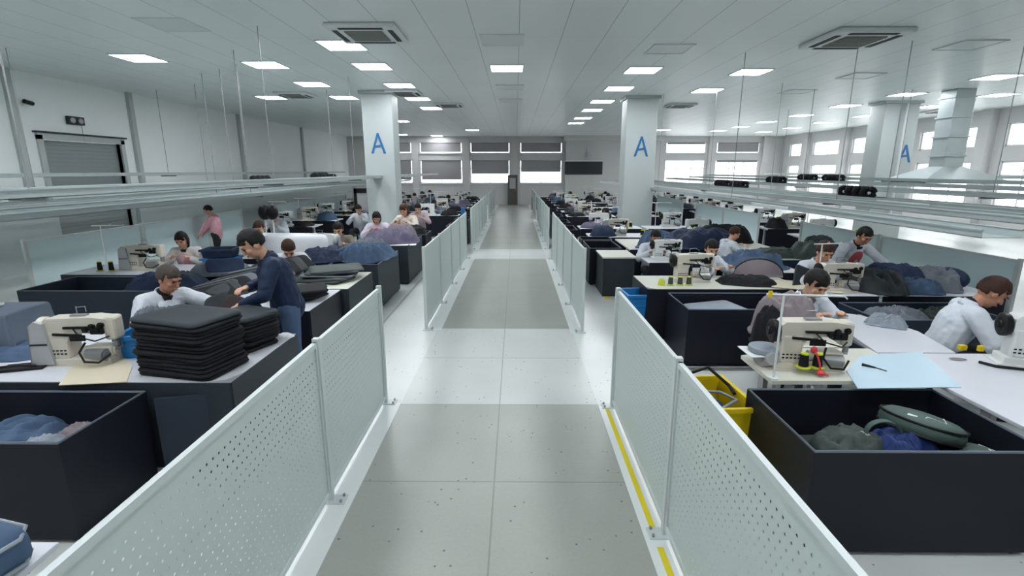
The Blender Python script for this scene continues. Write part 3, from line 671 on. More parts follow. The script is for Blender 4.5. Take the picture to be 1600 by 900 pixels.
# industrial sewing machine, arm along +X, needle head at +X end, hand wheel at -X end, about .6 m long
def sewing_machine(lab, loc, rz, m, guard=True, grp='industrial sewing machines', scale=1.0, red=False):
    t = thing('sewing_machine', lab, 'sewing machine', loc, rz, grp)
    b = MB(); b.box((0, 0, .03), (.52, .18, .06), bev=.008); b.box((-.02, .0, -.002+.004), (.56, .22, .008)); b.build('bed', m, t)
    b = MB(); b.box((.16, 0, .105), (.2, .13, .09), bev=.015); b.cyl((.02, 0, .1), (.27, 0, .1), .042); b.build('cylinder_arm', m, t)
    b = MB(); b.box((-.14, 0, .17), (.17, .16, .24), bev=.02); b.prism([(-.23, .26), (-.23, .36), (-.2, .39), (.14, .40), (.27, .385), (.28, .27), (.2, .27), (.05, .285), (-.04, .25), (-.055, .2)], -.075, .075, 'y')
    b.build('arm', m, t)
    b = MB(); b.box((.27, 0, .3), (.09, .13, .2), bev=.025); h = b.build('head_cover', m, t)
    b = MB(); b.cyl((.27, -.02, .2), (.27, -.02, .13), .009).cyl((.295, .02, .2), (.295, .02, .125), .007).box((.28, 0, .13), (.05, .05, .008)); b.box((.285, -.02, .17), (.03, .03, .05)); b.build('needle_bar', M_steel, h)
    b = MB()
    for (x, z) in ((.12, .31), (.17, .33), (.21, .3), (.24, .34)): b.cyl((x, -.078, z), (x, -.12, z), .017).cyl((x, -.1, z), (x, -.105, z), .026)
    b.box((.06, -.085, .32), (.24, .018, .02), bev=.004); b.box((.2, -.09, .29), (.1, .03, .05), bev=.008); b.tube([(.02, -.09, .31), (.08, -.12, .25), (.2, -.13, .22), (.27, -.06, .24)], .006, 6); b.build('tension_unit', M_dark, t)
    b = MB(); b.lathe([(.03, -.03), (.085, -.03), (.092, -.015), (.092, .012), (.08, .02), (.035, .02), (.03, .03)], (0, 0, 0), 22)
    for v in b.bm.verts: v.co = Vector((-v.co.z-.27, v.co.x, v.co.y+.3))
    w_ = b.build('hand_wheel', M_dark if not guard else m, t, 'auto')
    b = MB(); b.cyl((-.31, 0, .3), (-.3, 0, .3), .03); b.build('wheel_hub', M_dark, w_)
    if guard:
        b = MB(); b.prism([(-.34, .02), (-.16, .02), (-.2, .36), (-.26, .38), (-.31, .34)], -.11, -.08, 'y'); b.prism([(-.34, .02), (-.33, .02), (-.3, .34), (-.31, .34)], -.11, .05, 'y'); g = b.build('belt_guard', M_guard, t)
        b = MB(); b.box((-.25, -.112, .19), (.13, .006, .012)); b.build('guard_strap', M_dark, g)
    b = MB(); b.box((-.04, -.083, .26), (.22, .012, .02), (0, R(4), 0)); b.box((.04, -.09, .235), (.12, .01, .05), bev=.003); b.build('cable_clamp', M_dark, t)
    b = MB()
    for i in range(5):
        for j in range(2): b.box((-.2+.03*i, -.082, .1+.028*j), (.018, .006, .012), bev=.002)
    b.build('vent_slots', M_dark, t)
    b = MB(); b.cyl((.07, -.05, .09), (.24, -.09, .09), .045, .05, 18); b.cyl((.24, -.09, .09), (.25, -.092, .09), .03); b.build('motor', M_steel, t)
    b = MB(); b.tube([(.1, -.1, .2), (.07, -.14, .13), (.12, -.17, .06), (.22, -.16, .05), (.28, -.1, .1)], .009, 6); b.build('air_hose', M_dark, t)
    b = MB(); b.cyl((-.02, .03, .39), (-.02, .03, .47), .004, n=6).tube([(-.02, .03, .46), (.06, .02, .47), (.1, -.03, .44)], .003, 5).box((.02, 0, .405), (.12, .05, .012)); b.build('thread_guide', M_steel, t)
    if red:
        b = MB(); b.tube([(.0, -.12, .2), (.01, -.16, .17), (.03, -.18, .1), (.04, -.2, .02), (.09, -.21, .015)], .007, 6).ball((.0, -.13, .19), (.025, .02, .03)).ball((.04, -.2, .03), (.03, .03, .02)); b.build('red_thread_cord', M_red, t)['label'] = 'red cord hanging on the machine'
    t.scale = (scale,)*3; return t
def spool(lab, x, y, z, m=None, grp='thread spools', h=.1):
    t = thing('thread_spool', lab, 'thread spool', (x, y, z), 0, grp)
    b = MB(); b.lathe([(.05, 0), (.055, .008), (.03, .014), (.028, .02)], n=16); b.build('spool_base', M_neon, t)
    b = MB(); b.lathe([(.034, .015), (.036, .02), (.03, h), (.012, h+.01)], n=16); b.build('thread', m or M_blk, t)
    b = MB(); b.lathe([(.03, h), (.03, h+.01), (.008, h+.015)], n=12); b.build('spool_cap', M_neon, t); return t
def thread_stand(lab, x, y, rz=0, z=.75, h=.66, arm=.42, grp='thread stands'):
    t = thing('thread_stand', lab, 'thread stand', (x, y, z), rz, grp)
    b = MB(); b.cyl((0, 0, 0), (0, 0, .012), .035).cyl((0, 0, 0), (0, 0, h), .009, n=8); b.build('pole', M_frame, t)
    b = MB(); b.cyl((-.12, 0, h), (arm, 0, h), .008, n=8).tube([(arm, 0, h), (arm+.02, 0, h-.02)], .006)
    for k in (.12, .3): b.tube([(k, 0, h), (k, .03, h+.02), (k, .05, h)], .004, 5)
    b.build('cross_arm', M_frame, t); return t
def machine_station(x, y, rz, lab, m=None, white=True, grp='far sewing machines'):
    return None
def board_stack(lab, x, y, z, L_, W_, n, th, m, rz, grp, seed=1, jit=.012):
    rr = random.Random(seed); H0 = z
    names = ['bottom', 'second from the bottom', 'third from the bottom', 'fourth from the bottom', 'fifth from the bottom', 'sixth from the bottom', 'seventh from the bottom', 'eighth from the bottom']
    down = ['topmost', 'second from the top', 'third from the top', 'fourth from the top', 'fifth from the top', 'sixth from the top', 'seventh from the top', 'eighth from the top']
    for k in range(n):
        pos = names[k] if k < n/2 else down[n-1-k]
        s = 1+rr.uniform(-.03, .04); 
        flat_piece('%s, %s' % (lab, pos), x+rr.uniform(-jit, jit), y+rr.uniform(-jit, jit), H0, L_*s, W_*s, th*(1.25 if k == n-1 else .97), m if k < n-1 else M_blkt, rz+rr.uniform(-.05, .05), wave=.003, seed=seed+k, grp=grp)
        H0 += th
    return H0
def crate(lab, x, y, z, W_, D, Hh, m, rz=0, name='plastic_crate', grp=None, slots=True, taper=.9):
    t = thing(name, lab, 'crate', (x, y, z), rz, grp); th = .012; w, d = W_/2, D/2
    bm = bmesh.new()
    def ring(a, c, zz): return [bm.verts.new(v) for v in ((-a, -c, zz), (a, -c, zz), (a, c, zz), (-a, c, zz))]
    k = taper; o0 = ring(w*k, d*k, 0); o1 = ring(w, d, Hh); i1 = ring(w-th, d-th, Hh); i0 = ring(w*k-th, d*k-th, .012)
    bm.faces.new(o0[::-1]); bm.faces.new(i0)
    for A, B in ((o0, o1), (o1, i1), (i1, i0)):
        for q in range(4): bm.faces.new((A[q], A[(q+1) % 4], B[(q+1) % 4], B[q]))
    b = MB(); b.bm.free(); b.bm = bm; b.build('body', m, t)
    b = MB(); b.bx(-w-.02, w+.02, -d-.02, -d, Hh-.035, Hh).bx(-w-.02, w+.02, d, d+.02, Hh-.035, Hh).bx(-w-.02, -w, -d, d, Hh-.035, Hh).bx(w, w+.02, -d, d, Hh-.035, Hh)
    b.build('rim', m, t)
    if slots:
        b = MB()
        for zz in (.45, .7):
            b.bx(-w*.6, w*.6, -d-.006, -d+.02, Hh*zz, Hh*zz+.02).bx(-w-.006, -w+.02, -d*.6, d*.6, Hh*zz, Hh*zz+.02)
        b.build('rib', m, t)
    return t

# ---------------------------------------------------------------- people
def ik(a, c, l1, l2, pole):
    d = c-a; L_ = min(d.length, (l1+l2)*.999); dn = d.normalized(); x = (l1*l1-l2*l2+L_*L_)/(2*L_); h = math.sqrt(max(0, l1*l1-x*x))
    pv = Vector(pole); pv = (pv-dn*pv.dot(dn)); pv = pv.normalized() if pv.length > 1e-4 else Vector((0, 0, -1))
    return a+dn*x+pv*h, a+dn*L_
def add_hand(b, wr, dirv, palmn, side, curl=.5, s=1.0):
    d = dirv.normalized(); n = (Vector(palmn)-d*Vector(palmn).dot(d)).normalized(); u = d.cross(n)*side     # u toward the thumb
    b.cap(wr-d*.02, wr+d*.02, .026*s, .028*s, 10)
    pc = wr+d*.055*s
    m3 = Matrix((u, d, n)).transposed()
    b.ball(pc, (.041*s, .05*s, .017*s), n=12, m=m3)
    for k, (o, l) in enumerate(((.03, .068), (.011, .077), (-.009, .072), (-.028, .056))):
        p0 = wr+d*.088*s+u*o*s; ang = curl*.5; p = p0; prev = p0-d*.03*s
        for j, f in enumerate((.45, .32, .23)):
            a = ang+curl*.75*j; q = p+(d*math.cos(a)+n*math.sin(a))*l*f*s; b.cap(p, q, (.0098-.001*j)*s, (.009-.001*j)*s, 8); p = q
        b.cap(prev, p0, .011*s, .0105*s, 8)
    t0 = wr+d*.03*s+u*.028*s; t1 = t0+(d*.6+u*.75+n*.25).normalized()*.036*s; t2 = t1+(d*.95+u*.15+n*.35).normalized()*.03*s
    b.cap(t0, t1, .014*s, .011*s, 8).cap(t1, t2, .0105*s, .009*s, 8)
def person(lab, loc, rz, pose='sit', lean=12, pitch=25, yaw=0, roll=0, hl=None, hr=None, coat=None, under=None, trousers=None, hair='short', hairm=None, skin=None, vox=.011, sc=1.0, twist=0, collar=True, extra=None, mask=False, hipz=None, curl=.55, spread=.1, side_lean=0, apron=None, palm=(0, 0, -1)):
    coat = coat or M_coat; trousers = trousers or M_trous; skin = skin or M_skin; hairm = hairm or M_hair
    t = thing('person', lab, 'person', loc, rz); t.scale = (sc,)*3
    hz = hipz or (.49 if pose == 'sit' else .9); HS = 1.1
    hip = Vector((0, 0, hz)); sp = Vector((0, 0, 1)); sp.rotate(Euler((-R(lean), R(side_lean), 0))); tw = Matrix.Rotation(R(twist), 3, 'Z')
    fw = tw @ Vector((0, 1, 0)); fw.rotate(Euler((-R(lean), 0, 0))); rt = tw @ Vector((1, 0, 0))
    waist = hip+sp*.16; chest = hip+sp*.34; nb = hip+sp*.5
    sh = {s: nb-sp*.055+rt*(.185*s)+fw*.01 for s in (-1, 1)}
    hm = tw @ (Matrix.Rotation(R(yaw), 3, 'Z') @ Matrix.Rotation(-R(pitch), 3, 'X') @ Matrix.Rotation(R(roll), 3, 'Y'))
    hd0 = nb+sp*.05+fw*.015; hc = hd0+hm @ Vector((0, .02, .13))
    hands = {-1: Vector(hl or (-.16, .4, .8)), 1: Vector(hr or (.16, .4, .8))}
    el = {}; wr = {}
    for s in (-1, 1): el[s], wr[s] = ik(sh[s], hands[s], .285, .25, (s*.8, -.35, -.7))
    hj = {s: hip+Vector((s*.09, 0, -.02)) for s in (-1, 1)}; kn = {}; an = {}
    for s in (-1, 1):
        if pose == 'sit': kn[s] = Vector((s*(.09+spread), .43, hz+.0)); an[s] = Vector((s*(.1+spread), .4, .1))
        else:
            an[s] = Vector((s*(.07+spread*.4), .0+.06*s, .09)); kn[s] = Vector((s*.1, .03+.03*s, .49))
    # body: one continuous surface
    b = MB(); b.cap(hip, waist, .11, .1).cap(waist, chest, .1, .12).cap(chest, nb-sp*.05, .11, .06).cap(nb-sp*.06, hd0+hm @ Vector((0, .01, .05)), .056, .052)
    for s in (-1, 1):
        b.cap(chest+sp*.08, sh[s], .06, .045).cap(sh[s], el[s], .044, .036).cap(el[s], wr[s], .036, .025)
        b.cap(hj[s], kn[s], .075, .052).cap(kn[s], an[s], .05, .036).cap(an[s], an[s]+Vector((0, .1, -.055)), .034, .024)
        dv = (wr[s]-el[s]).normalized(); add_hand(b, wr[s], dv if hands[s].z < 5 else dv, palm, -s if palm[2] < 0 else s, curl)
    hm0 = hm; hm = hm0*HS; H_ = lambda *v: hc+hm @ Vector(v)
    b.ball(H_(0, -.008, .02), (.076, .096, .1), n=18, m=hm); b.ball(H_(0, .03, -.045), (.058, .062, .068), n=14, m=hm); b.ball(H_(0, .052, -.085), (.03, .032, .028), n=10, m=hm)
    b.cap(H_(0, .086, .018), H_(0, .108, -.02), .009, .014, 8); b.ball(H_(0, .085, .04), (.05, .014, .012), m=hm); b.ball(H_(0, .088, -.055), (.024, .014, .01), m=hm)
    for s in (-1, 1): b.ball(H_(s*.077, -.005, -.005), (.012, .022, .033), m=hm); b.ball(H_(s*.04, .062, -.015), (.026, .024, .024), m=hm)
    b.build('body', skin, t, vox=vox*.72, sm=3)
    for s in (-1, 1):
        b = MB(); b.ball(H_(s*.031, .083, .014), (.014, .008, .0065), n=10, m=hm); b.build('eye', M_eye, t, True)
        b = MB(); b.ball(H_(s*.033, .089, .034), (.02, .007, .005), n=8, m=hm); b.build('eyebrow', hairm, t, True)
    if not mask: b = MB(); b.ball(H_(0, .099, -.055), (.023, .006, .0075), n=10, m=hm); b.build('mouth', M_lip, t, True)
    else: b = MB(); b.ball(H_(0, .05, -.05), (.066, .068, .05), n=14, m=hm); b.build('face_mask', M_white, t, True)
    # hair: a shell over the skull, open over the face
    b = MB(); res = bmesh.ops.create_uvsphere(b.bm, u_segments=30, v_segments=22, radius=1); kill = []
    for v in res['verts']:
        c = v.co.copy(); x, y, z = c.x*.089, c.y*.108-.014, c.z*.11+.028
        if hair == 'long' and z < .01 and y < .05: z = .01-(.01-z)*2.0; x *= 1.1
        nn = noise.noise(c*5)*.006; v.co = hc+hm @ Vector((x*(1+nn*4), y+nn, z+nn))
        lim = .062 if hair != 'long' else .05
        low = -.045 if hair != 'long' else -.2
        if (y > .03 and z < .062-.25*max(0, .07-abs(x))*0) or (y > -.035 and abs(x) > .05 and z < -.005 and hair != 'long') or z < low: kill.append(v)
    bmesh.ops.delete(b.bm, geom=kill, context='VERTS')
    ns = len(b.bm.faces); geo = bmesh.ops.solidify(b.bm, geom=b.bm.faces[:], thickness=.012)
    if hair != 'bald':
        if hair in ('short', 'fringe', 'long'):
            for k in range(9):
                a = (k-4)/4; b.ball(H_(a*.06, .079-abs(a)*.03, .072-abs(a)*.012-(.016 if hair != 'short' else 0)), (.016, .014, .026 if hair != 'short' else .016), n=8, m=hm)
        b.build('hair', hairm, t, True)
    else: b.bm.free()
    # clothing
    b = MB(); b.cap(hip+sp*(.02 if pose == 'sit' else -.02), waist, .155, .148, 16).cap(waist, chest, .148, .162, 16).cap(chest, nb-sp*.075, .155, .092, 16)
    for s in (-1, 1): b.cap(hip+rt*s*.05, chest+rt*s*.055, .125, .125, 12)
    for s in (-1, 1):
        b.cap(chest+sp*.09, sh[s], .095, .08).cap(sh[s], el[s], .08, .068).cap(el[s], wr[s]-(wr[s]-el[s]).normalized()*.03, .066, .048)
    for v in b.bm.verts: v.co += Vector((noise.noise(v.co*9), noise.noise(v.co*9+Vector((7, 0, 0))), noise.noise(v.co*7)))*.012
    j = b.build('jacket', coat, t, vox=vox, sm=5)
    jm = j.data; nv_ = [v.normal.copy() for v in jm.vertices]; co = []
    for v, nn_ in zip(jm.vertices, nv_):
        f = noise.noise(v.co*13)*.5+noise.noise(v.co*26)*.3; co.extend(v.co+nn_*f*.015)
    jm.vertices.foreach_set('co', co); jm.update()
    if collar:
        b = MB(); bs = nb+sp*.0; m3 = Euler((-R(lean), 0, 0)).to_matrix()
        pts = []
        for k in range(15):
            a = R(-65)-k*R(230)/14+PI*0; a = R(125)+k*R(290)/14; pts.append((math.cos(a)*.075, math.sin(a)*.07))
        def cf(u, v):
            i = u*14; k = min(13, int(i)); f = i-k; x = pts[k][0]*(1-f)+pts[k+1][0]*f; y = pts[k][1]*(1-f)+pts[k+1][1]*f; g = 1+.35*v
            return bs+tw @ (m3 @ Vector((x*g, y*g+.005, .045-.06*v-.05*max(0, y)/.07)))
        b.sheet(cf, 28, 3, th=lambda p: p+(p-bs).normalized()*-.006); b.build('collar', coat, j, True)
    if under:
        b = MB(); bs = nb+fw*.08-sp*.045; m3 = hm; b.prism([(-.045, .05), (.045, .05), (.0, -.09)], -.012, .012, 'y')
        m4 = tw @ Euler((-R(lean+12), 0, 0)).to_matrix()
        for v in b.bm.verts: v.co = m4 @ v.co+bs+fw*.008
        b.cap(nb-sp*.05, nb+sp*.015+fw*.01, .066, .062, 12)
        b.build('shirt', under, t, True)
    if apron:
        b = MB(); m4 = tw @ Euler((-R(lean), 0, 0)).to_matrix(); b.ball((0, 0, 0), (.11, .03, .13))
        for v in b.bm.verts: v.co = m4 @ v.co+chest+fw*.13-sp*.02
        b.build('apron', apron, t, True)
    b = MB()
    for s in (-1, 1): b.cap(hip+Vector((s*.05, 0, .03)), hj[s]+Vector((0, .02, 0)), .12, .105).cap(hj[s], kn[s], .1, .075).cap(kn[s], an[s]+Vector((0, 0, .02)), .073, .06)
    pj = b.build('trousers', trousers, t, vox=vox*1.3, sm=4)
    for s in (-1, 1):
        b = MB(); a = an[s]; b.cap((a.x, a.y-.02, .06), (a.x, a.y+.14, .042), .058, .042, 10).cap((a.x, a.y, .06), (a.x, a.y, .12), .055, .05, 10).bx(a.x-.04, a.x+.04, a.y-.07, a.y+.17, 0, .02); b.build('shoe', M_shoe, t, True)
    if pose == 'sit':
        st = thing('work_stool', 'round stool under the '+lab.split(' ')[0]+' '+' '.join(lab.split(' ')[1:9]), 'stool', loc, rz, 'work stools')
        b = MB(); b.lathe([(.15, hz-.17), (.16, hz-.165), (.16, hz-.14), (.14, hz-.135)], n=20); b.build('seat', M_bluep, st)
        b = MB(); b.cyl((0, 0, .04), (0, 0, hz-.17), .025)
        for k in range(4): b.cyl((0, 0, .05), (.2*math.cos(k*PI/2+.7), .2*math.sin(k*PI/2+.7), .02), .015)
        b.build('base', M_dark, st)
    return t
# ---------------------------------------------------------------- LEFT FOREGROUND
GB = 'open bins of dark board'
storage_bin('large open dark bin of blue cloth, nearest bin left of the aisle', -4.3, -2.74, 2.72, 3.46, .7, taper=.02)
for i, (x, y, L_, W_, h, m, sd, lab, z) in enumerate([
    (-3.55, 3.05, .95, .6, .2, M_denim, 3, 'broad slate blue cloth heap in the near left bin, largest', .4), (-3.15, 2.98, .42, .32, .16, M_lgrey, 5, 'pale grey crumpled cloth in the right corner of the near left bin', .42),
    (-3.05, 3.28, .5, .26, .14, M_mauve, 8, 'brownish folded cloth at the back of the near left bin', .4), (-3.9, 3.1, .6, .5, .2, M_lgrey, 11, 'light blue grey cloth at the left end of the near left bin', .42), (-3.42, 2.9, .3, .24, .12, M_lgrey, 17, 'small pale cloth scrap at the front of the near left bin', .42)]):
    cloth(lab, x, y, z, L_, W_, h, m, sd*.4, sd, 'cloth pieces in the near left bin', fold=.75, freq=3.2)
b = MB(); b.bx(-4.2, -2.8, 2.8, 3.38, .05, .42, bev=.03); tag(b.build('fabric_piece', M_denim), 'packed lower layer of slate blue cloth in the near left bin', 'fabric', 'cloth pieces in the near left bin')
worktable('white worktable corner at the bottom left with a padded bag on it', -4.0, -1.955, .3, 1.85, '', top=M_top)
BQ = P(-38, 880, .84)
t = thing('bag', 'dark blue padded bag with piping on the table at the bottom left', 'bag', (BQ.x-.15, BQ.y-.02, .752), R(-14))
b = MB(); b.box((0, 0, .09), (.5, .4, .18), bev=.06); b.build('bag_body', M_denim, t, True)
for z in (.035, .145): b = MB(); b.tube([(x*.252*(1 if abs(y) < .9 else .86), y*.203, z) for x, y in ((-1, -.7), (-.85, -1), (.85, -1), (1, -.7), (1, .7), (.85, 1), (-.85, 1), (-1, .7))], .009, 6, True); b.build('piping', M_lgrey, t)
b = MB(); b.tube([(-.1, -.2, .12), (-.08, -.24, .13), (.08, -.24, .13), (.1, -.2, .12)], .012, 6); b.build('bag_handle', M_dark, t)
# table L1
worktable('white worktable with stacked black panels, nearest of the left row', -5.4, -2.14, 3.52, 4.68, 'RF', cut=[(-5.4, 3.52), (-2.34, 3.52), (-2.2, 3.57), (-2.14, 3.72), (-2.14, 4.68), (-5.4, 4.68)])
LM = sewing_machine('cream sewing machine on the near left table beside the black panel stack', (-3.57, 3.93, .75), R(4), M_machine)
b = MB(); b.cyl((0, 0, 0), (.05, .0, .25), .006, n=6); o = b.build('marking_rod', M_red, None, loc=(-3.5, 4.55, .75)); o.rotation_euler = (R(-10), R(-38), 0); tag(o, 'thin red rod standing behind the near left sewing machine', 'rod')
spool('black thread spool on a neon base beside the near left machine', *P(97, 549, .75)[:3], h=.13).scale = (1.25,)*3
spool('black thread spool on a neon base at the left edge of the picture', *P(16, 545, .75)[:3], h=.13).scale = (1.25,)*3
q = P(40, 575, .75); b = MB(); b.box((0, 0, .01), (.3, .16, .02), bev=.006).tube([(-.15, .0, .02), (-.16, -.05, .04), (0, -.08, .05), (.1, -.05, .03)], .01, 6); tag(b.build('thread_tray', M_dark, None, loc=(q.x, q.y, .75), rz=.3), 'dark wire thread tray lying on the near left table', 'tray')
pts = [P(*p, .75) for p in ((92, 603), (128, 553), (186, 548), (207, 574), (198, 598))]
b = MB(); b.prism([(p.x-pts[0].x, p.y-pts[0].y) for p in pts], 0, .006); tag(b.build('cardboard_sheet', M_card, None, loc=(pts[0].x, max(pts[0].y, 3.4), .752)), 'beige cardboard sheet in front of the near left sewing machine', 'cardboard')
crate('royal blue plastic basket behind the near left machine, filled with black cloth', -3.12, 4.22, .752, .5, .4, .2, M_bluep, .2, 'plastic_basket')
cloth('black cloth bundle inside the blue basket on the near left table', -3.14, 4.24, .78, .4, .32, .3, M_blk, .3, 21, fold=.5)
cloth('grey translucent cloth draped behind the near left machine', -3.35, 4.5, .752, .45, .26, .34, M_grey, .3, 22, fold=.6)
GS = 'black panels of the large stack on the near left table'
zt = board_stack('black quilted panel, large stack on the near left table', -2.58, 3.80, .752, .66, .46, 15, .0295, M_blk, R(-14), GS, 5)
board_stack('black quilted panel, smaller stack behind the large one', -2.45, 4.36, .752, .44, .4, 10, .03, M_blk, R(-20), 'black panels of the smaller stack', 45, .02)
cloth('small white cloth at the back right corner of the near left table', -2.2, 4.6, .752, .16, .1, .03, M_white, -.4, 9)
# side cloth cover and grey block at the far left
b = MB(); b.box((0, 0, .17), (.62, .5, .34), bev=.03, taper=1.1); o = b.build('fabric_box', mat('grey box fabric', (112, 122, 138), .7, noise_s=5), None, loc=(-4.72, 4.36, .75), rz=.1); tag(o, 'grey fabric covered box on the near left table, left edge', 'box')
b = MB(); b.box((0, 0, .01), (.34, .3, .02)); tag(b.build('paper_sheet', M_white, None, loc=(-4.86, 4.3, 1.095), rz=.15), 'white sheet lying on top of the grey fabric box', 'paper')
cloth('denim blue cloth on the near left table below the grey fabric box', -4.3, 4.1, .752, .6, .4, .1, M_denim, .2, 31, fold=.7)
cloth('pale blue cloth strip at the left edge of the near left table', -4.45, 3.95, .752, .5, .2, .08, M_lgrey, .5, 33, fold=.7)
# grey plastic side piece between bin and table
b = MB(); b.box((0, 0, .33), (.34, .02, .66)); tag(b.build('board_offcut', M_binb, None, loc=(-2.5, 3.47, 0), rz=R(16)), 'blue grey board leaning between the near left bin and the table', 'board')
# people left
person('seated man in white coat with cropped hair behind the black panel stack', (-3.86, 5.3, 0), R(-128), lean=14, pitch=26, yaw=26, sc=1.05, hl=(-.4, .44, .9), hr=(.12, .36, .8), under=M_blk, skin=M_skin2, hairm=mat('greying hair', (74, 66, 60), .6, noise_s=60, noise_a=.4), vox=.009, hair='short', spread=.1, twist=0)
navy = person('standing man in navy jacket and blue jeans handling a brown panel', (-2.36, 5.05, 0), R(122), pose='stand', lean=15, pitch=38, yaw=6, hl=(-.13, .42, .98), hr=(.16, .33, 1.08), coat=M_coatn, trousers=M_jeans, under=M_trous, vox=.009, sc=1.05, curl=.8)
flat_piece('dark brown panel held over the smaller black stack by the standing man', -2.72, 4.72, .93, .44, .36, .012, mat('dark brown fabric', (52, 42, 42), .7, noise_s=6), R(-20), (R(48), R(12)), .006)
flat_piece('charcoal panel raised by the seated man in the white coat', -3.0, 4.86, .95, .34, .32, .012, M_blkt, R(-15), (R(60), R(-22)), .008)
# bin L2 and things behind
storage_bin('open dark bin behind the near left machine, grey cloth at its right end', -6.7, -4.45, 6.55, 7.5, .72, M_binb)
for i, (x, y, L_, W_, h, m, sd, lab, z) in enumerate([(-4.95, 7.0, 1.0, .8, .26, M_navy, 41, 'heap of navy cloth over the right end of the bin behind the near left machine', .66), (-4.55, 7.6, .9, .6, .2, M_grey, 43, 'grey blue cloth heap behind the dark bin, beside the cream machine', .76), (-5.3, 7.1, .7, .5, .2, M_denim, 44, 'slate blue cloth inside the dark bin behind the near left machine', .5)]):
    cloth(lab, x, y, z, L_, W_, h, m, sd*.3, sd, 'cloth heaps around the second left bin', fold=.7, freq=3)
b = MB(); b.bx(-5.8, -4.5, 6.6, 7.45, .06, .52, bev=.04); tag(b.build('fabric_piece', M_navy), 'packed navy cloth filling the second left bin', 'fabric', 'cloth heaps around the second left bin')
worktable('white worktable behind the second left bin with a cream machine on it', -6.95, -4.4, 7.52, 8.4, 'F')
sewing_machine('cream sewing machine beside the woman in the pink checked knit', (-5.95, 7.95, .75), R(3), M_machine)
for k, px in enumerate((153, 171)): q = PY(px, 402, 7.8); spool('black thread spool %s on a stand before the pale screen, far left' % ['left', 'right'][k], q.x, 7.8, .752, h=.14)
thread_stand('white bracket stand in front of the pale screen, far left', -6.4, 7.75, R(10), h=.72, arm=.3)
person('seated woman in pale jacket over pink checked knit behind a cream machine', (-5.72, 8.72, 0), R(185), lean=8, pitch=26, hl=(-.18, .33, .86), hr=(.1, .36, .86), coat=mat('cream padded jacket', (206, 200, 196), .8, noise_s=5), apron=M_pink, hair='long', vox=.011, under=M_blk)
crate('blue plastic crate right of the woman in pink', -5.15, 8.7, .55, .55, .4, .28, M_bluep, .1, 'plastic_crate'); crate('dark blue plastic crate stacked on the blue one', -5.15, 8.7, .842, .5, .38, .14, M_navy, .15, 'plastic_crate')
b = MB(); b.bx(-5.5, -4.75, 8.4, 9.0, .5, .545); b.bx(-5.5, -5.46, 8.4, 9, 0, .5).bx(-4.79, -4.75, 8.4, 9, 0, .5); tag(b.build('side_bench', M_guard), 'low bench carrying the blue crates beside the woman in pink', 'bench')
# fanned dark panels between seated and standing men
worktable('worktable under the fanned dark panels behind the man in the white coat', -4.35, -3.2, 5.8, 7.45, 'RF', z=.74)
for k in range(11):
    flat_piece('dark grey fabric panel of the fanned pile, %s' % ORD[k], -3.85+.04*k, 5.98+.14*k, .78+.012*k, .85, .34, .02, [M_blk, M_blkt, M_blk, M_grey][k % 4], R(58-k*.8), (R(30), R(-4)), .02, 60+k, 'fanned dark panels')
flat_piece('navy panel standing at the back of the fanned pile', -4.25, 7.25, .95, .5, .2, .03, M_navy, R(20), (R(78), 0), .01)
# second left table by the aisle with black folded pieces
worktable('worktable beside the standing man with black folded fabric on it', -3.15, -2.34, 5.5, 6.55, 'RF', top=M_top, pm=M_bin)
worktable('worktable with flat dark pieces, just beyond the standing man', -3.15, -2.26, 6.6, 7.75, 'RF', top=M_cream, pm=M_panel)
for k in range(4): flat_piece('black folded fabric piece beside the standing man, %s from the table' % ORD[k].replace('nearest', 'first'), -2.74+.03*k, 6.15-.04*k, .752+.036*k, .6, .5, .034, M_blk, R(12*k-14), (0, 0), .015, 80+k, 'black folded pieces beside the standing man')
for k in range(5): flat_piece('charcoal flat piece in the layered pile beyond the standing man, %s layer' % ORD[k].replace('nearest', 'first'), -2.78+.03*k, 7.15+.05*k, .752+.03*k, .75, .55, .026, [M_blkt, M_olive, M_grey][k % 3], R(-12+9*k), (0, 0), .02, 90+k, 'charcoal pieces in the layered pile')
storage_bin('tall charcoal bin heaped with slate blue cloth, left of the first fence gap', -3.1, -2.28, 8.2, 9.7, .78, M_panel)
storage_bin('tall charcoal bin with black cloth, last before the second aisle gap on the left', -3.0, -2.15, 12.0, 12.85, .8, M_bin); cloth('black cloth heap on the last bin before the second left gap', -2.6, 12.4, .8, .8, .7, .22, M_blk, .3, 58, 'cloth heaps on the tall bins left of the aisle')
storage_bin('tall charcoal bin covered in grey purple cloth, beyond the slate blue heap', -3.05, -2.2, 10.2, 11.8, .8, M_panel)
for i, (x, y, L_, W_, h, m, sd, lab) in enumerate([(-2.72, 9.0, 1.1, 1.1, .26, M_denim, 51, 'large slate blue cloth heap on the charcoal bin by the fence gap'), (-3.3, 8.75, .9, .8, .24, M_navy, 53, 'navy cloth heap left of the slate blue heap'), (-2.6, 8.55, .6, .6, .34, M_denim, 54, 'small slate blue cloth peak on the front of the charcoal bin'), (-2.8, 9.5, 1.0, .6, .3, M_grey, 55, 'grey cloth heap at the back of the charcoal bin'),
    (-2.7, 10.9, 1.1, 1.2, .3, M_purple, 56, 'grey purple cloth heap on the farther charcoal bin'), (-2.6, 11.4, .8, .7, .36, M_mauve, 57, 'taupe cloth peak on the farther charcoal bin')]):
    cloth(lab, x, y, .78 if y < 10 else .8, L_, W_, h, m, sd*.37, sd, 'cloth heaps on the tall bins left of the aisle', fold=.75, freq=3.4)
flat_piece('thin white sheet edge under the grey purple cloth', -2.55, 10.6, .79, .9, .6, .012, M_white, R(8), (0, 0), .01)
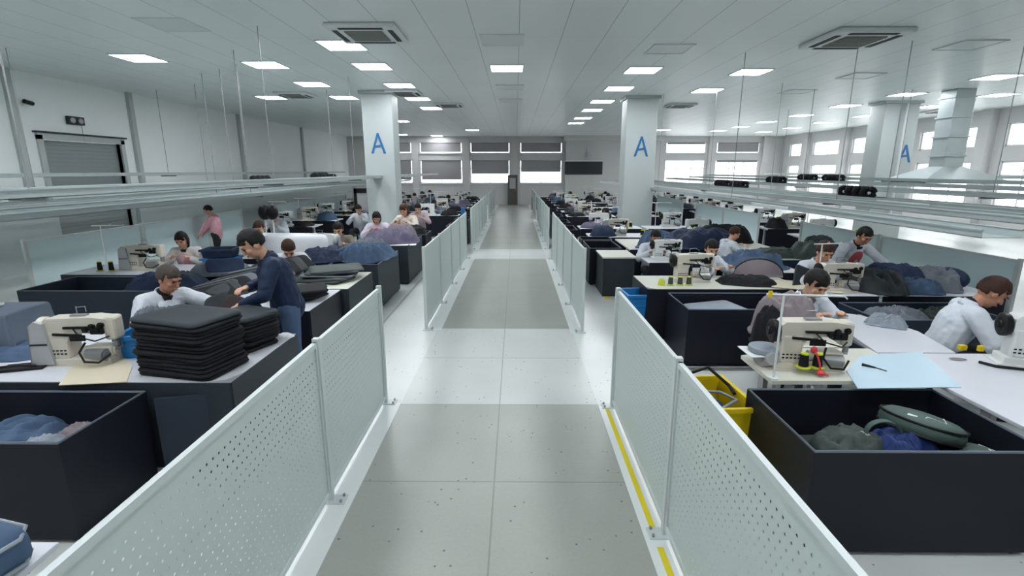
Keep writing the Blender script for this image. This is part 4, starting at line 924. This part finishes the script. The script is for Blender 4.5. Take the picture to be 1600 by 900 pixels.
# workers behind
person('seated worker in white coat looking down, right behind the navy jacket man', (-2.75, 6.95+1.15, 0), R(172), lean=14, pitch=48, hl=(-.15, .38, .84), hr=(.15, .38, .84), hairm=M_hairb, vox=.012) if False else None
person('seated worker in white coat bent low, just behind the man in navy', (-3.62, 7.95, 0), R(205), lean=18, pitch=50, sc=1.05, hl=(-.15, .36, .84), hr=(.18, .34, .84), hairm=M_hairb, vox=.012)
def px_person(lab, px, pytop, y, rz, **k):
    q = PY(px, pytop, y); top = k.pop('top', 1.3); sc = max(.82, min(1.15, q.z/top)); k.setdefault('vox', .014); k.setdefault('lean', 12); k.setdefault('pitch', 30)
    k.setdefault('hl', (-.15, .38, .86)); k.setdefault('hr', (.15, .38, .86))
    ox, oy = 0, .17; r = R(rz); x = q.x-(-math.sin(r)*oy)*sc; yy = y-(math.cos(r)*oy)*sc
    return person(lab, (x, yy, 0), r, sc=sc, **k)
px_person('seated worker in grey apron and white shirt, left of the white machine cover', 405, 342, 10.3, 180, coat=M_coat, apron=M_grey, hairm=M_hairb)
px_person('seated worker in khaki vest behind the slate blue heap', 528, 344, 10.0, 185, coat=M_brownv, hairm=M_hair)
px_person('seated woman in white and pink right of the khaki vest worker', 588, 328, 12.2, 190, coat=mat('pale lilac coat', (206, 196, 210), .8), apron=M_redc, hair='long')
px_person('seated woman with brown bob in beige coat beside the left aisle', 632, 316, 13.4, 165, coat=mat('beige coat', (206, 192, 182), .8), hair='long', hairm=M_hairb)
px_person('seated worker in grey pink top behind the left charcoal bins', 653, 316, 15.6, 180, coat=mat('dusty pink top', (168, 150, 156), .8), hair='short')
px_person('seated worker in white before the pale screen, left of the column', 427, 326, 13.2, 180, coat=M_coat)
px_person('worker in pink and dark clothes beyond the pale screen on the left', 322, 318, 12.5, 100, pose='stand', coat=M_pink, top=1.7, hipz=.86, lean=4)
px_person('seated worker in white near the left column, dark hair', 560, 318, 15.6, 180, coat=M_coat)
# big white cover + round black cones
t = thing('covered_machine', 'wide white dust cover draped over a machine behind the bent worker', 'machine', (-4.15, 9.3, .75), R(4))
b = MB(); b.box((0, 0, .2), (1.3, .5, .4), bev=.09, taper=1.06); o = b.build('dust_cover', M_white, t, True)
for v in o.data.vertices: v.co += Vector((noise.noise(v.co*5), noise.noise(v.co*6), noise.noise(v.co*4)))*.03
worktable('worktable with the white covered machine and pale green edge', -5.2, -2.9, 8.9, 9.75, '', top=M_cream) if False else worktable('worktable with the white covered machine', -5.0, -3.25, 8.95, 9.8, 'F', top=M_cream)
sewing_machine('white sewing machine right of the covered one, before the khaki vest worker', (-3.62, 9.4, .752), R(180), M_machw)
worktable('worktable for the khaki vest worker', -5.4, -3.95, 10.0, 10.7, 'F', top=M_cream) if False else None
for k, px in enumerate((413, 425)):
    q = PY(px, 332, 10.9); t = thing('cone_stand', 'round black cone cluster on a pole, %s one beside the grey apron worker' % ['left', 'right'][k], 'thread stand', (q.x, 10.9, 0))
    b = MB(); b.cyl((0, 0, 0), (0, 0, q.z), .015).cyl((0, 0, 0), (0, 0, .02), .15); b.build('pole', M_frame, t)
    b = MB(); b.ball((0, 0, q.z), (.13, .1, .16)); b.build('cone_cluster', M_dark, t, True)
# monitor / rack left of column
t = thing('machine_rack', 'dark framed rack with a grey board in front of the left column', 'rack', (-4.6, 15.95+.2, 0))
b = MB(); b.bx(-.5, -.42, -.03, .03, 0, 1.75).bx(-.5, -.1, -.03, .03, 1.6, 1.75).bx(-.5, .45, -.2, .2, .9, 1.0); b.build('rack_frame', M_dark, t)
b = MB(); b.bx(-.4, .35, -.02, .02, 1.05, 1.55); b.build('grey_board', M_guard, t); b = MB(); b.bx(-.5, .5, -.25, .25, .55, .9).bx(-.4, .4, -.2, .2, 0, .55); b.build('machine_body', M_machw, t)
# ---------------------------------------------------------------- RIGHT FOREGROUND
storage_bin('large open dark bin holding green and blue bags, nearest bin right of the aisle', 1.74, 3.12, 2.66, 3.54, .7)
def round_bag(lab, x, y, z, r, tilt, m, rz):
    t = thing('bag', lab, 'bag', (x, y, z), rz, 'round nylon bags in the near right bin'); t.rotation_euler = (tilt[0], tilt[1], rz)
    b = MB(); b.lathe([(r*.75, 0), (r*.97, .02), (r, .06), (r*.97, .1), (r*.8, .125), (r*.4, .14), (.01, .142)], n=30); b.build('bag_body', m, t, True)
    for z_ in (.025, .1): b = MB(); b.tube([(r*.985*math.cos(a), r*.985*math.sin(a), z_) for a in [k*PI/14 for k in range(28)]], .009, 6, True); b.build('piping', M_dark, t)
    b = MB(); b.tube([(-r*.75, -r*.1, .118), (-r*.6, -r*.45, .118), (-r*.3, -r*.3, .137), (0, -r*.6, .128), (r*.35, -r*.25, .139)], .006, 6); b.build('reflective_strip', M_reflect, t)
    b = MB(); b.box((-r*.68, -r*.2, .126), (.035, .05, .006), (0, -.2, .5)); b.build('reflective_tab', M_reflect, t); return t
b = MB(); b.bx(1.8, 3.06, 2.72, 3.48, .05, .38, bev=.05); tag(b.build('fabric_piece', M_olive), 'packed dark green cloth filling the near right bin', 'fabric')
round_bag('round green bag with black rim on blue cloth in the near right bin', 2.70, 3.1, .58, .24, (R(-4), R(14), 0), M_green, .2)
round_bag('round grey green bag sunk at the right end of the near right bin', 2.92, 2.92, .45, .17, (R(4), R(14), 0), M_green, 1.2)
cloth('royal blue nylon cloth under the round green bag', 2.5, 2.98, .36, .5, .42, .32, M_blue, .4, 61, fold=.35)
cloth('dark green grey bag lump at the left of the near right bin', 2.2, 3.02, .36, .5, .4, .3, M_olive, .2, 62, fold=.4)
t = thing('bag_strap', 'olive webbing strap standing up beside the blue cloth in the bin', 'strap', (2.33, 3.0, .6)); b = MB()
b.sheet(lambda u, v: (.06+.12*math.cos(PI*(.1+u*.9)), -.02+v*.04, .13*math.sin(PI*(.1+u*.8))), 16, 1, th=lambda p: p*.93); b.build('webbing', M_green, t); b = MB(); b.box((-.06, 0, .03), (.03, .05, .02)); b.build('strap_buckle', M_guard, t)
cloth('grey green cloth lump at the right end of the near right bin', 2.93, 3.22, .36, .3, .34, .26, M_green, .6, 63, fold=.4)
# yellow crate
crate('yellow plastic crate with black handle and blue straps beside the near right bin', 1.54, 3.72, 0, .46, .6, .6, M_yel, R(4), taper=.85)
YC = bpy.data.objects[[o.name for o in C.objects if o.name.startswith('plastic_crate')][-1]]
b = MB(); b.tube([(-.2, .0, .58), (-.14, .12, .7), (.06, .2, .72), (.2, .1, .6), (.2, .0, .57)], .014, 8); b.build('carry_handle', M_dark, YC)
cloth('blue nylon straps and cloth inside the yellow crate', 1.54, 3.72, .3, .34, .46, .24, M_blue, R(6), 71, fold=.7)
b = MB(); b.tube([(-.21, -.05, .615), (-.1, -.2, .56), (0, -.24, .57), (.14, -.16, .6), (.1, .05, .57), (-.1, .0, .6), (-.24, .02, .62)], .012, 8); tag(b.build('strap', M_lgrey, None, True, (1.54, 3.72, 0)), 'pale blue strap looped over the rim of the yellow crate', 'strap')
# table R1 : cream left end, white board beyond, pale blue board
worktable('cream worktable carrying the near right sewing machine', 1.94, 3.15, 3.58, 4.3, '', top=M_cream, cut=[(1.94, 3.58), (3.15, 3.58), (3.15, 4.3), (2.4, 4.3), (1.94, 4.12)])
worktable('broad white worktable right of the near right bin', 3.16, 5.6, 2.3, 4.18, '', top=M_top)
worktable('white board worktable with curved left end in front of the far right man', 3.16, 3.98, 4.2, 5.6, '', top=M_top, cut=[(3.16, 4.2), (3.84, 4.2), (3.98, 4.8), (3.92, 5.15), (3.75, 5.4), (3.5, 5.55), (3.35, 5.5), (3.3, 5.0)])
pts = [P(*p, .75) for p in ((1322, 580), (1345, 556), (1440, 551), (1502, 606), (1340, 608))]
b = MB(); b.prism([(p.x, p.y) for p in pts], .752, .757); tag(b.build('cutting_board', M_board), 'pale blue glossy sheet in front of the near right machine', 'board')
b = MB(); q = P(1368, 575, .76); b.cyl((-.07, .06, .01), (0, .0, .007), .012, .006).cyl((0, 0, .007), (.04, -.07, .006), .004, n=6); tag(b.build('awl', M_dark, None, loc=(q.x, q.y, .757)), 'black handled awl lying on the pale blue sheet', 'tool')
sewing_machine('cream sewing machine with red cord in front of the woman in white', (2.33, 3.86, .752), R(-6), M_machine, guard=False, red=True)
b = MB(); b.box((0, 0, .07), (.12, .16, .14), bev=.015); b.cyl((.0, -.08, .09), (0, -.14, .09), .05); tag(b.build('machine_motor', M_guard, None, loc=(1.98+.06, 3.92, .752)), 'grey boxy motor left of the near right machine', 'motor')
for k, (px, py, lab) in enumerate(((1258, 556, 'dark spool on a neon base in front of the hand wheel, near right machine'), (1283, 558, 'dark spool on a neon base before the body of the near right machine'))):
    q = P(px, py, .9); spool(lab, q.x, 3.72, .8, h=.1).scale = (1, 1, 1.1)
thread_stand('tall white thread stand with cross arm left of the near right machine', 1.97, 3.62, R(-6), h=.66, arm=.42)
b = MB(); b.box((0, 0, .0), (.03, .01, .05), bev=.003); tag(b.build('yellow_tag', M_yel, None, loc=(1.86, 3.6, 1.42)), 'yellow tag hanging at the left end of the thread stand arm', 'tag')
# round disc on white plate and yellow clamp
q = P(1198, 540, .9); t = thing('padded_disc', 'round blue grey padded disc on a white plate at the near right table corner', 'cushion', (q.x, q.y, .752))
b = MB(); b.lathe([(.1, .1), (.135, .105), (.14, .12), (.135, .14), (.1, .145)], n=28); b.build('pad', M_lgrey, t, 'auto'); b = MB(); b.box((0, 0, .095), (.36, .26, .008), bev=.003); b.build('plate', M_frame, t); b = MB(); b.box((0, 0, .045), (.04, .04, .09)).box((.05, 0, .005), (.12, .05, .01)); b.build('clamp', M_yel, t)
b = MB(); b.prism([(1.74, 3.55), (1.8, 3.55), (1.9, 4.25), (1.84, 4.25)], .0, .012); 
for k in range(1): tag(b.build('floor_strip', M_steel), 'metal strip on the floor beside the yellow crate', 'strip')
# mauve jacket bag
cloth('taupe jacket heaped on the table left of the woman in white', 2.6, 4.72, .752, .62, .5, .42, M_mauve, .3, 72, fold=.35)
cloth('black lining of the taupe jacket, hanging open at the front left', 2.4, 4.58, .72, .34, .26, .36, M_blk, .5, 73, fold=.3)
worktable('small worktable under the taupe jacket, left of the woman in white', 2.4, 2.98, 4.34, 4.95, '', top=M_cream)
person('seated woman in white jacket with dark fringe behind the near right machine', (2.95, 5.2, 0), R(196), sc=1.06, lean=12, pitch=34, hl=(-.12, .42, .86), hr=(.18, .4, .86), under=M_grey, hair='fringe', vox=.009) 
person('seated man in white coat bent over a machine at the right edge', (4.2, 4.8, 0), R(-112), sc=1.08, lean=20, pitch=40, hl=(-.1, .44, .78), hr=(.14, .42, .78), under=M_blk, skin=M_skin2, hairm=M_hairb, vox=.009)
sewing_machine('white sewing machine cut by the right edge of the picture', (4.28, 3.92, .752), R(-20), M_machw, guard=False, scale=1.05)
b = MB(); b.tube([(.0, .0, .01), (.05, -.1, .012), (.3, -.2, .012), (.5, -.16, .012)], .012, 6); tag(b.build('cable', M_dark, None, loc=(3.82, 3.95, .752)), 'thick black cable on the white table by the right edge machine', 'cable')
b = MB(); b.box((0, 0, .02), (.06, .04, .045), bev=.004); q = P(1503, 545, .76); tag(b.build('yellow_clamp', M_yel, None, loc=(q.x, q.y, .753)), 'yellow clamp on the seam between the two white tables', 'clamp')
q = P(1553, 522, .95); b = MB(); b.box((0, 0, 0), (.045, .03, .05), bev=.004); tag(b.build('yellow_clip', M_yel, None, loc=(4.05, 4.2, .79)), 'yellow clip at the hands of the far right man', 'clip')
q = P(1497, 560, .76); b = MB(); b.lathe([(.05, 0), (.055, .002), (.03, .003)], n=18); o = b.build('brown_patch', M_mauve, None, loc=(q.x, q.y, .752)); o.scale = (1.3, .7, 1); tag(o, 'small brown oval patch on the broad white table', 'patch')
# bin R2 with table behind
storage_bin('open dark bin with grey boards inside, second bin right of the aisle', 2.02, 3.5, 5.72, 6.55, .71, M_bin)
for k in range(4): flat_piece('grey fabric sheet in the second right bin, %s' % ['bottom', 'second from the bottom', 'second from the top', 'topmost'][k], 2.45+.02*k, 6.12, .5+.035*k, .62, .62, .02, M_lgrey, R(-4+5*k), (0, R(-4)), .01, 110+k, 'grey sheets in the second right bin')
flat_piece('pale grey flap standing in the right half of the second right bin', 3.2, 6.1, .56, .42, .5, .02, M_lgrey, R(5), (0, R(-28)), .01)
b = MB(); b.bx(2.08, 3.44, 5.78, 6.5, .06, .48, bev=.04); tag(b.build('fabric_piece', M_blkt), 'packed charcoal cloth low in the second right bin', 'fabric')
b = MB(); b.bx(2.0, 3.5, 5.6, 5.66, 0, .02); tag(b.build('floor_strip', M_steel), 'metal strip on the floor in front of the second right bin', 'strip')
crate('bright blue plastic basket on the floor at the left of the second right bin', 1.72, 6.85, .36, .42, .42, .3, M_bluep, R(4), 'plastic_basket'); crate('dark blue crate under the bright blue basket', 1.72, 6.85, 0, .42, .42, .35, M_navy, R(4), 'plastic_crate')
worktable('cream worktable behind the second right bin, black fabric on it', 1.78, 3.9, 6.62, 7.5, 'LF', top=M_cream, pm=M_bin, cut=[(1.78, 6.72), (1.9, 6.62), (3.9, 6.62), (3.9, 7.5), (1.78, 7.5)])
person('seated person in white coat with dark scarf behind the second right bin', (2.92, 7.75, 0), R(198), lean=8, pitch=24, yaw=-14, hl=(-.2, .36, .88), hr=(.1, .36, .86), under=M_blk, hairm=M_hair, vox=.011)
sewing_machine('cream sewing machine on the table behind the second right bin', (2.5, 7.12, .752), R(4), M_machine, guard=False)
for k, px in enumerate((1051, 1080, 1066)): q = P(px, 440, .82); spool('dark thread spool on the cream table behind the second right bin, %s' % ['leftmost', 'rightmost', 'middle'][k], q.x, 6.85, .752, M_olive, h=.11)
cloth('green thread bundle at the left end of the cream table', 2.02, 6.85, .752, .1, .08, .1, M_neon, 0, 75)
cloth('black fabric spread before the person with dark scarf', 3.25, 6.98, .752, .8, .5, .12, M_blk, -.3, 76, fold=.5)
flat_piece('beige cardboard sheet lying right of the black fabric', 3.95, 6.75, .76, .85, .55, .01, M_card, R(-28), (0, 0), .003)
worktable('white worktable under the beige cardboard sheet', 3.92, 4.6, 6.25, 7.0, 'F', top=M_top, pm=M_bin)
t = thing('bag', 'grey arched bag with dark edge behind the beige cardboard', 'bag', (3.62, 7.42, .752), R(-12)); b = MB(); b.lathe([(.34, 0), (.35, .03), (.34, .07), (.2, .09)], n=30)
for v in b.bm.verts: v.co = Vector((v.co.x, v.co.z*1.0, v.co.y)); 
bmesh.ops.bisect_plane(b.bm, geom=b.bm.verts[:]+b.bm.edges[:]+b.bm.faces[:], plane_co=(0, 0, 0), plane_no=(0, 0, -1), clear_outer=True)
for v in b.bm.verts: v.co.z *= .75
b.build('bag_panel', M_mauve, t, True)
b = MB(); b.tube([(.35*math.cos(a), .03, .265*math.sin(a)) for a in [k*PI/16 for k in range(17)]], .016, 6); b.build('piping', M_dark, t)
cloth('blue grey cloth heap behind the person with dark scarf', 3.85, 8.15, .752, 1.1, .9, .3, M_denim, .5, 77, fold=.7, freq=3.4)
worktable('worktable under the blue grey cloth heap', 3.35, 4.5, 7.75, 8.75, 'F', top=M_cream, pm=M_bin)
crate('bright blue tub between the cardboard sheet and the grey haired worker', 4.2, 7.05, .752, .3, .25, .09, M_bluep, .3, 'plastic_tub', slots=False)
# right middle
px_person('seated worker with brown hair behind the tilted panel, right of the jacket', 1288, 372, 7.0, 185, hairm=M_hairb, coat=M_coat, vox=.012)
sewing_machine('cream sewing machine in front of the brown haired worker', (4.2, 6.5, .752), R(-3), M_machine, guard=False, scale=.95)
worktable('white worktable holding the heap of navy bags', 4.65, 6.2, 6.25, 7.1, 'F', top=M_top, pm=M_bin)
flat_piece('dark grey tilted panel standing beside the brown haired worker', 3.95, 6.85, .82, .3, .4, .02, M_panel, R(10), (R(70), R(20)), .01)
thread_stand('white framed thread stand beside the brown haired worker', 3.98, 6.55, R(10), h=.62, arm=.3)
for i, (x, y, L_, W_, h, m, sd, lab) in enumerate([(4.75, 6.6, .8, .55, .3, M_blkt, 91, 'boxy charcoal bag at the left of the navy bag heap'), (5.15, 6.8, .8, .6, .34, M_navy, 92, 'large navy bag in the middle of the heap'), (5.6, 6.65, .6, .5, .32, M_grey, 93, 'slate bag rolled at the right end of the heap'), (5.2, 6.45, .7, .35, .2, M_denim, 94, 'blue grey bag lying at the front of the heap')]):
    cloth(lab, x, y, .752, L_, W_, h, m, sd*.3, sd, 'navy bags heaped on the white table', 'bag', 'bag', fold=.5, freq=2.6)
b = MB(); b.ball((0, 0, .14), (.14, .26, .14)); o = b.build('rolled_fabric', M_navy, None, True, (5.85, 6.7, .752)); tag(o, 'dark navy roll at the far right of the bag heap', 'fabric roll')
px_person('standing man in white coat and red apron reaching over the navy bags', 1337, 353, 7.35, 192, pose='stand', top=1.62, lean=26, pitch=34, apron=M_redc, under=M_blk, skin=M_skin2, hl=(-.5, .52, .95), hr=(.2, .4, .96), vox=.011)
storage_bin('wide dark bin in front of the navy bag heap', 3.75, 5.7, 5.72, 5.93+.0, .7, M_binb) if False else storage_bin('wide dark bin in front of the navy bag heap', 4.05, 5.5, 5.4, 6.18, .68, M_binb)
for i, (x, y, L_, W_, h, m, sd, lab, z) in enumerate([(4.9, 5.45, .9, .6, .24, M_grey, 95, 'grey cloth heap at the left of the wide bin'), (5.6, 5.4, .9, .6, .22, M_olive, 96, 'dark green cloth heap at the right of the wide bin')] and [(4.5, 5.8, .8, .55, .24, M_grey, 95, 'grey cloth heap at the left of the wide bin', .5), (5.1, 5.8, .7, .6, .22, M_olive, 96, 'dark green cloth heap at the right of the wide bin', .5)]):
    cloth(lab, x, y, z, L_, W_, h, m, .2, sd, 'cloth in the wide right bin', fold=.7, freq=3)
b = MB(); b.bx(4.1, 5.44, 5.46, 6.12, .06, .52, bev=.04); tag(b.build('fabric_piece', M_navy), 'packed navy cloth low in the wide right bin', 'fabric')
q = P(1418, 500, .76); cloth('silver grey crumpled cloth at the curved edge of the white board', 3.8, 5.0, .752, .36, .24, .12, M_lgrey, -.6, 97, fold=.8, freq=3)
# R middle distance
px_person('seated worker in white coat facing right before a pale screen', 1146, 352, 9.9, -80, hairm=M_hairb, coat=M_coat)
worktable('navy sided worktable in front of the right pale screen', 3.9, 6.1, 8.9, 9.5, 'F', top=M_cream, pm=M_navy)
for k, (x, y, L_, h, m) in enumerate(((4.9, 9.35, 1.0, .16, M_olive), (5.5, 9.3, 1.1, .3, M_olive), (5.8, 9.6, .8, .36, M_blkt))): cloth('olive grey cloth heap on the navy sided table, %s' % ['left one', 'right one', 'rear one'][k], x, y, .752, L_, .6, h, m, .3*k, 101+k, 'olive cloth heaps before the right screen', fold=.5)
px_person('seated worker in white coat facing the camera, right of the cream topped box', 1024, 356, 9.4, 184, coat=M_coat, hair='short', skin=M_skin2)
worktable('worktable before the white coated worker, right of the cream topped box', 2.3, 3.9, 8.6, 9.2, 'F', top=M_top, pm=M_bin)
sewing_machine('white sewing machine before the worker right of the cream topped box', (2.65, 8.9, .752), R(0), M_machw, guard=False, scale=.9)
b = MB(); b.bx(1.62, 2.2, 9.2, 10.0, 0, .72, bev=.01); o = b.build('storage_box', M_panel); tag(o, 'closed dark box with cream top beside the right aisle', 'box'); b = MB(); b.bx(1.6, 2.22, 9.18, 10.02, .72, .75, bev=.006); b.build('box_lid', M_cream, o)['label'] = 'cream top board'
cloth('dark navy cloth heap behind the facing worker, right side', 3.9, 10.6, .76, 1.5, 1.0, .4, M_navy, .3, 111, fold=.5)
cloth('black cloth heap right of the dark navy heap', 4.6, 11.2, .76, 1.2, .8, .42, M_blk, .1, 112, fold=.5)
cloth('slate cloth heap before the middle column', 2.9, 10.4, .76, .9, .7, .36, M_denim, .9, 113, fold=.6)
worktable('long worktable with dark cloth heaps before the middle column', 2.3, 5.3, 10.1, 11.7, 'F', top=M_cream, pm=M_bin)

# ---------------------------------------------------------------- FAR ROWS, both sides of the aisle
rr = random.Random(8)
pm = sewing_machine('x', (0, -50, 0), 0, M_machw, guard=False, grp='sewing machines in the far rows')
pmc = sewing_machine('x', (0, -52, 0), 0, M_machine, guard=True, grp='sewing machines in the far rows')
ps = spool('x', 0, -50, 0, grp='thread spools in the far rows')
pst = thread_stand('x', 0, -50, grp='thread stands in the far rows')
pt = worktable('x', -.85, .85, -50.4, -49.6, 'F', grp='worktables in the far rows', top=M_top, pm=M_bin); 
pp = [person('x', (0, -55-k, 0), 0, lean=14, pitch=34, hl=(-.15, .38, .86), hr=(.15, .38, .86), coat=c, hair=h, vox=.02) for k, (c, h) in enumerate(((M_coat, 'short'), (mat('lilac top', (186, 176, 196), .8), 'long'), (mat('slate top', (96, 108, 126), .8), 'short')))]
stool_proto = [o for o in C.objects if o.name.startswith('work_stool') and o.location.y < -50]
cl = [bpy.data.meshes.new('x')]
used = set()
def put(p, loc, rz, lab, grp=None, scale=None):
    if p.name not in used: 
        used.add(p.name); p.location = loc; p.rotation_euler = (0, 0, rz); p['label'] = lab
        if grp: p['group'] = grp
        if scale: p.scale = (scale,)*3
        return p
    return dup(p, loc, rz, lab, grp, scale)
for sd, nm in ((-1, 'left'), (1, 'right')):
    rows = [14.6, 16.4, 18.2, 20.0, 21.8, 23.7, 25.5, 27.3, 29.1] if sd < 0 else [12.4, 14.2, 16.0, 17.9, 19.8, 21.7, 23.6, 25.5, 27.4, 29.2]
    for r_, y in enumerate(rows):
        for c_ in range(3):
            x = sd*(2.87+c_*1.85) if sd < 0 else (2.62, 4.45, 7.7)[c_]
            if any(a-1.0 < x < b_+1.0 and abs(y-(yy+.4)) < 1.1 for a, b_, yy, d in cols): continue
            if sd < 0 and y < 14 and c_ == 0: pass
            rw = '%s far row, %s column from the aisle, %s side' % (ORD[r_], ORD[c_].replace('nearest', 'first'), nm)
            put(pt, (x, y, 0), 0, 'worktable with white top, '+rw)
            mm = pm if (r_+c_) % 3 else pmc
            put(mm, (x+rr.uniform(-.3, .1), y+rr.uniform(-.05, .1), .752), rr.uniform(-.1, .1)+(PI if rr.random() < .3 else 0), 'sewing machine, '+rw)
            for k in range(2): put(ps, (x+.45+.14*k, y-.12+.1*k, .752), 0, 'thread spool %s, ' % ['on the left', 'on the right'][k]+rw, scale=1.3)
            if rr.random() < .6: put(pst, (x-.5, y+.2, .752), rr.uniform(-.3, .3), 'thread stand, '+rw)
            if rr.random() < .62 and 0 < r_ < 8:
                q = pp[rr.randrange(3)]; put(q, (x+rr.uniform(-.1, .1), y+.82, 0), PI+rr.uniform(-.4, .4), 'seated worker, '+rw, 'seated workers in the far rows')
                s0 = stool_proto[0]; put(s0, (x, y+.82, 0), 0, 'round stool, '+rw, 'stools in the far rows')
            if rr.random() < .6 or c_ == 0:
                m = rr.choice([M_blk, M_blkt, M_navy, M_denim, M_purple, M_blk])
                cloth('%s cloth heap, ' % {'black fabric': 'black', 'dark grey fabric': 'charcoal', 'navy fabric': 'navy', 'slate blue fabric': 'slate', 'grey purple fabric': 'grey purple'}[m.name]+rw, x-.5*sd*(1 if c_ else 1), y-.12, .752, .6, .5, rr.uniform(.12, .3), m, rr.random()*3, 200+r_*5+c_, 'cloth heaps in the far rows', nu=12, nv=10)
for s in stool_proto[1:]:
    for ch in list(s.children): bpy.data.objects.remove(ch)
    bpy.data.objects.remove(s)
for p in pp+[pm, pmc]:
    if p.name not in used:
        for ch in list(p.children_recursive): bpy.data.objects.remove(ch)
        bpy.data.objects.remove(p)
# dark boxes beside the right aisle
for i, (y0, y1, x0, x1) in enumerate(((10.15, 11.3, 1.5, 2.15), (11.45, 12.0, 1.5, 2.2))):
    storage_bin('dark board bin beside the right aisle, %s of two past the cream topped box' % ['nearer', 'farther'][i], x0, x1, y0, y1, .76, M_bin)
for i, y in enumerate((14.0, 15.9, 18.0, 20.2)): storage_bin('dark board bin close to the left aisle fence, %s in line' % ORD[i], -1.95, -1.5, y, y+1.1, .78, M_bin); storage_bin('dark board bin close to the right aisle fence, %s in line' % ORD[i], 1.2, 1.62, y-.8, y+.3, .78, M_bin)
q = PY(735, 330, 13.9); b = MB(); b.box((0, 0, 0), (.1, .02, .9), bev=.008); b.cyl((0, 0, .45), (0, .0, .5), .05); tag(b.build('hanging_cloth', M_bluep, None, loc=(-1.38, 13.3, .85)), 'blue cloth strip hanging at the end of the left fence', 'cloth strip')
b = MB(); b.box((0, 0, 0), (.1, .03, .6), bev=.008).box((-.02, 0, .3), (.2, .06, .12), bev=.01); tag(b.build('hanging_cloth', M_dark, None, loc=(1.06, 16.5, 1.0)), 'black cloth hanging over the right fence', 'cloth')
t = thing('machine_cabinet', 'dark low cabinet at the far end right of the aisle', 'cabinet', (2.0-.55, 30.5, 0)); b = MB(); b.bx(-.5, .5, -.3, .3, 0, .75, bev=.01); b.build('body', M_dark, t); b = MB(); b.bx(-.52, .52, -.32, .32, .75, .79); b.build('worktop', M_guard, t)
for k in range(2): b = MB(); b.bx(-.47+.48*k, -.01+.48*k, -.315, -.3, .05, .7); b.build('door', M_blackbrd, t)
bpy.data.scenes.remove(TS)
